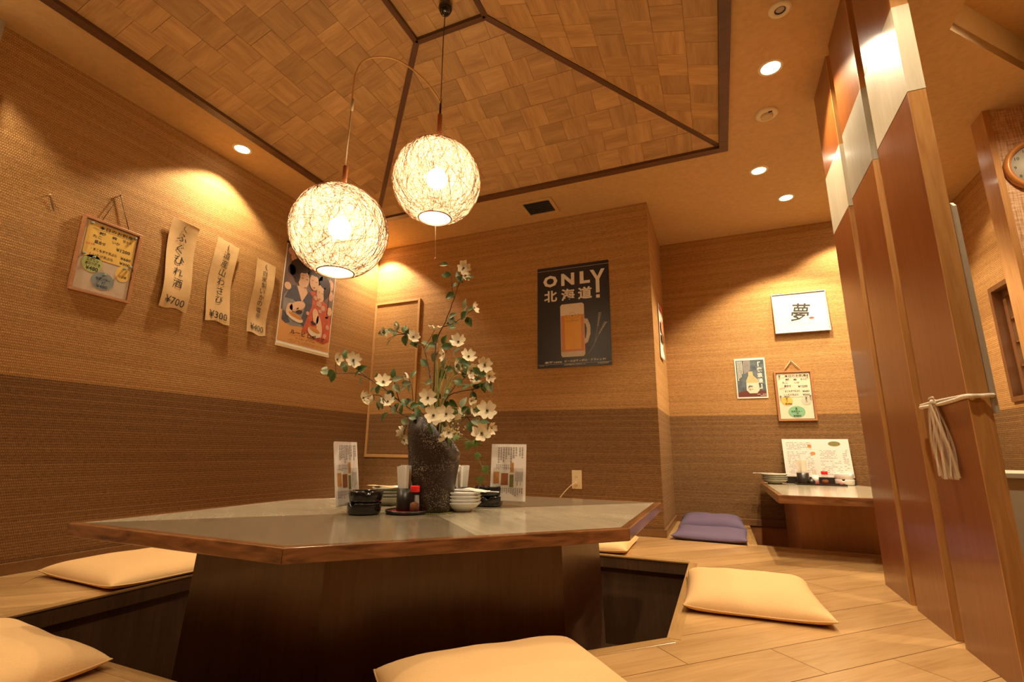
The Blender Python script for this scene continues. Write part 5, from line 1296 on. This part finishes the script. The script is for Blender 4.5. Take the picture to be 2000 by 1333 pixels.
# ================================================================== AROUND THE FINS
t = thing('tied_string', 'white plastic string tied round the nearest fin with a hanging tassel', 'string', (FX, 1.505, 0.64))
def rr_loop(z0, sag, r):
    pts = []
    for x, y in ((-.004, .05), (-.004, -.006), (.02, -.009), (.045, -.006), (.045, .15), (.045, .289), (.02, .291), (-.004, .289), (-.004, .17), (-.004, .05)):
        pts.append((x, y, z0+sag*math.sin(y*9)))
    return MB().tube(smooth(pts, 4), r, 8)
obj('loop', rr_loop(0.0, -.004, .0052), M['cordplastic'], t); 
obj('loop', rr_loop(.003, .003, .0030), M['cordplastic'], t)
obj('knot', MB().ball((-.010, .175, .003), .009, 12, 8), M['cordplastic'], t)
obj('bow', MB().tube(smooth([(-.010, .175, .003), (-.014, .19, .014), (-.012, .165, .016), (-.010, .175, .003)], 5), .002, 5), M['cordplastic'], t)
rnd = random.Random(4); 
for k in range(15):
    u = k/14; yb_ = .175+(u-.5)*.10; e = rnd.uniform(-.012, .012); wv = rnd.uniform(.008, .014); le = -.19-rnd.uniform(0, .012)
    vs = []; fs = []
    for j in range(9):
        s = j/8; y = .175+(yb_-.175)*min(1, s*1.6)**.7-.028*s+e*math.sin(s*3); z = s*le; x = -.010-.008*math.sin(s*3+k)-.004*(k % 3)*s
        vs += [(x, y-wv*(.3+.7*s), z), (x-.002*math.sin(k), y+wv*(.3+.7*s), z)]
    for j in range(8): q = 2*j; fs.append((q, q+1, q+3, q+2))
    st_ = obj('tassel_strand', MB().add(vs, fs, True), M['plasticstring'], t)

t = thing('leaflet_rack', 'thin grey board with small black pockets on the nearest fin', 'rack', (FX+.0415, 1.49, 0.60))
m = MB(); pts = [(0, 0), (.20, 0), (.20, .53), (.185, .545), (.015, .545), (0, .53)]
m.add([(0, a, b) for a, b in pts]+[(.007, a, b) for a, b in pts], [tuple(range(6)), tuple(reversed(range(6, 12)))]+[(i, 6+i, 6+(i+1) % 6, (i+1) % 6) for i in range(6)])
obj('backing', m, M['panelgrey'], t)
for k in range(9):
    z = .008+k*.040
    m = MB().add([(.0075, .03, z+.030), (.0075, .05, z+.030), (.0125, .03, z), (.0125, .05, z), (.0075, .03, z-.002), (.0075, .05, z-.002)], [(0, 1, 3, 2), (2, 3, 5, 4), (0, 2, 4), (1, 5, 3), (0, 4, 5, 1)])
    obj('pocket', m, M['blackmat'], t)

# clock
t = thing('wall_clock', 'round orange rimmed wall clock cut off by the right picture edge', 'clock', (1.530, 2.925, 1.880))
t.rotation_euler = (R(90), 0, 0)
obj('rim', MB().lathe([(.110, .0), (.134, .0), (.138, .012), (.134, .034), (.126, .040), (.117, .034), (.112, .020), (.110, .0)], 56), M['clockrim'], t)
obj('face', MB().lathe([(0, .016), (.116, .016), (.117, .0)], 56), M['clockface'], t)
nb = MB()
for h in range(1, 13):
    a = R(90-30*h); x, y = .094*math.cos(a), .094*math.sin(a)
    put_text(nb, str(h), x-.011, x+.011, y-.008, y+.008, .0166, .0, 0, True)
obj('numerals', nb, M['ink'], t)
for nm, a, ln, wd_ in (('hour_hand', 55, .055, .003), ('minute_hand', -60, .082, .002)):
    obj(nm, MB().box(-.012, ln, -wd_, wd_, .018, .0195), M['ink'], t, rot=(0, 0, R(a)))
obj('glass', MB().lathe([(0, .030), (.06, .029), (.113, .026)], 40), glassy('clock_glass', (1, 1, 1), .95, .02), t)

# pale counter beyond the fins
t = thing('counter', 'ivory counter with a thin top beyond the nearest fin', 'counter', (0.80, 2.36, -0.3))
obj('body', MB().box(.0, .72, .004, .46, 0, .722), M['whiteboard'], t)
obj('worktop', MB().box(-.006, .73, -.006, .466, .722, .742), M['whiteboard'], t, bevel=.003)
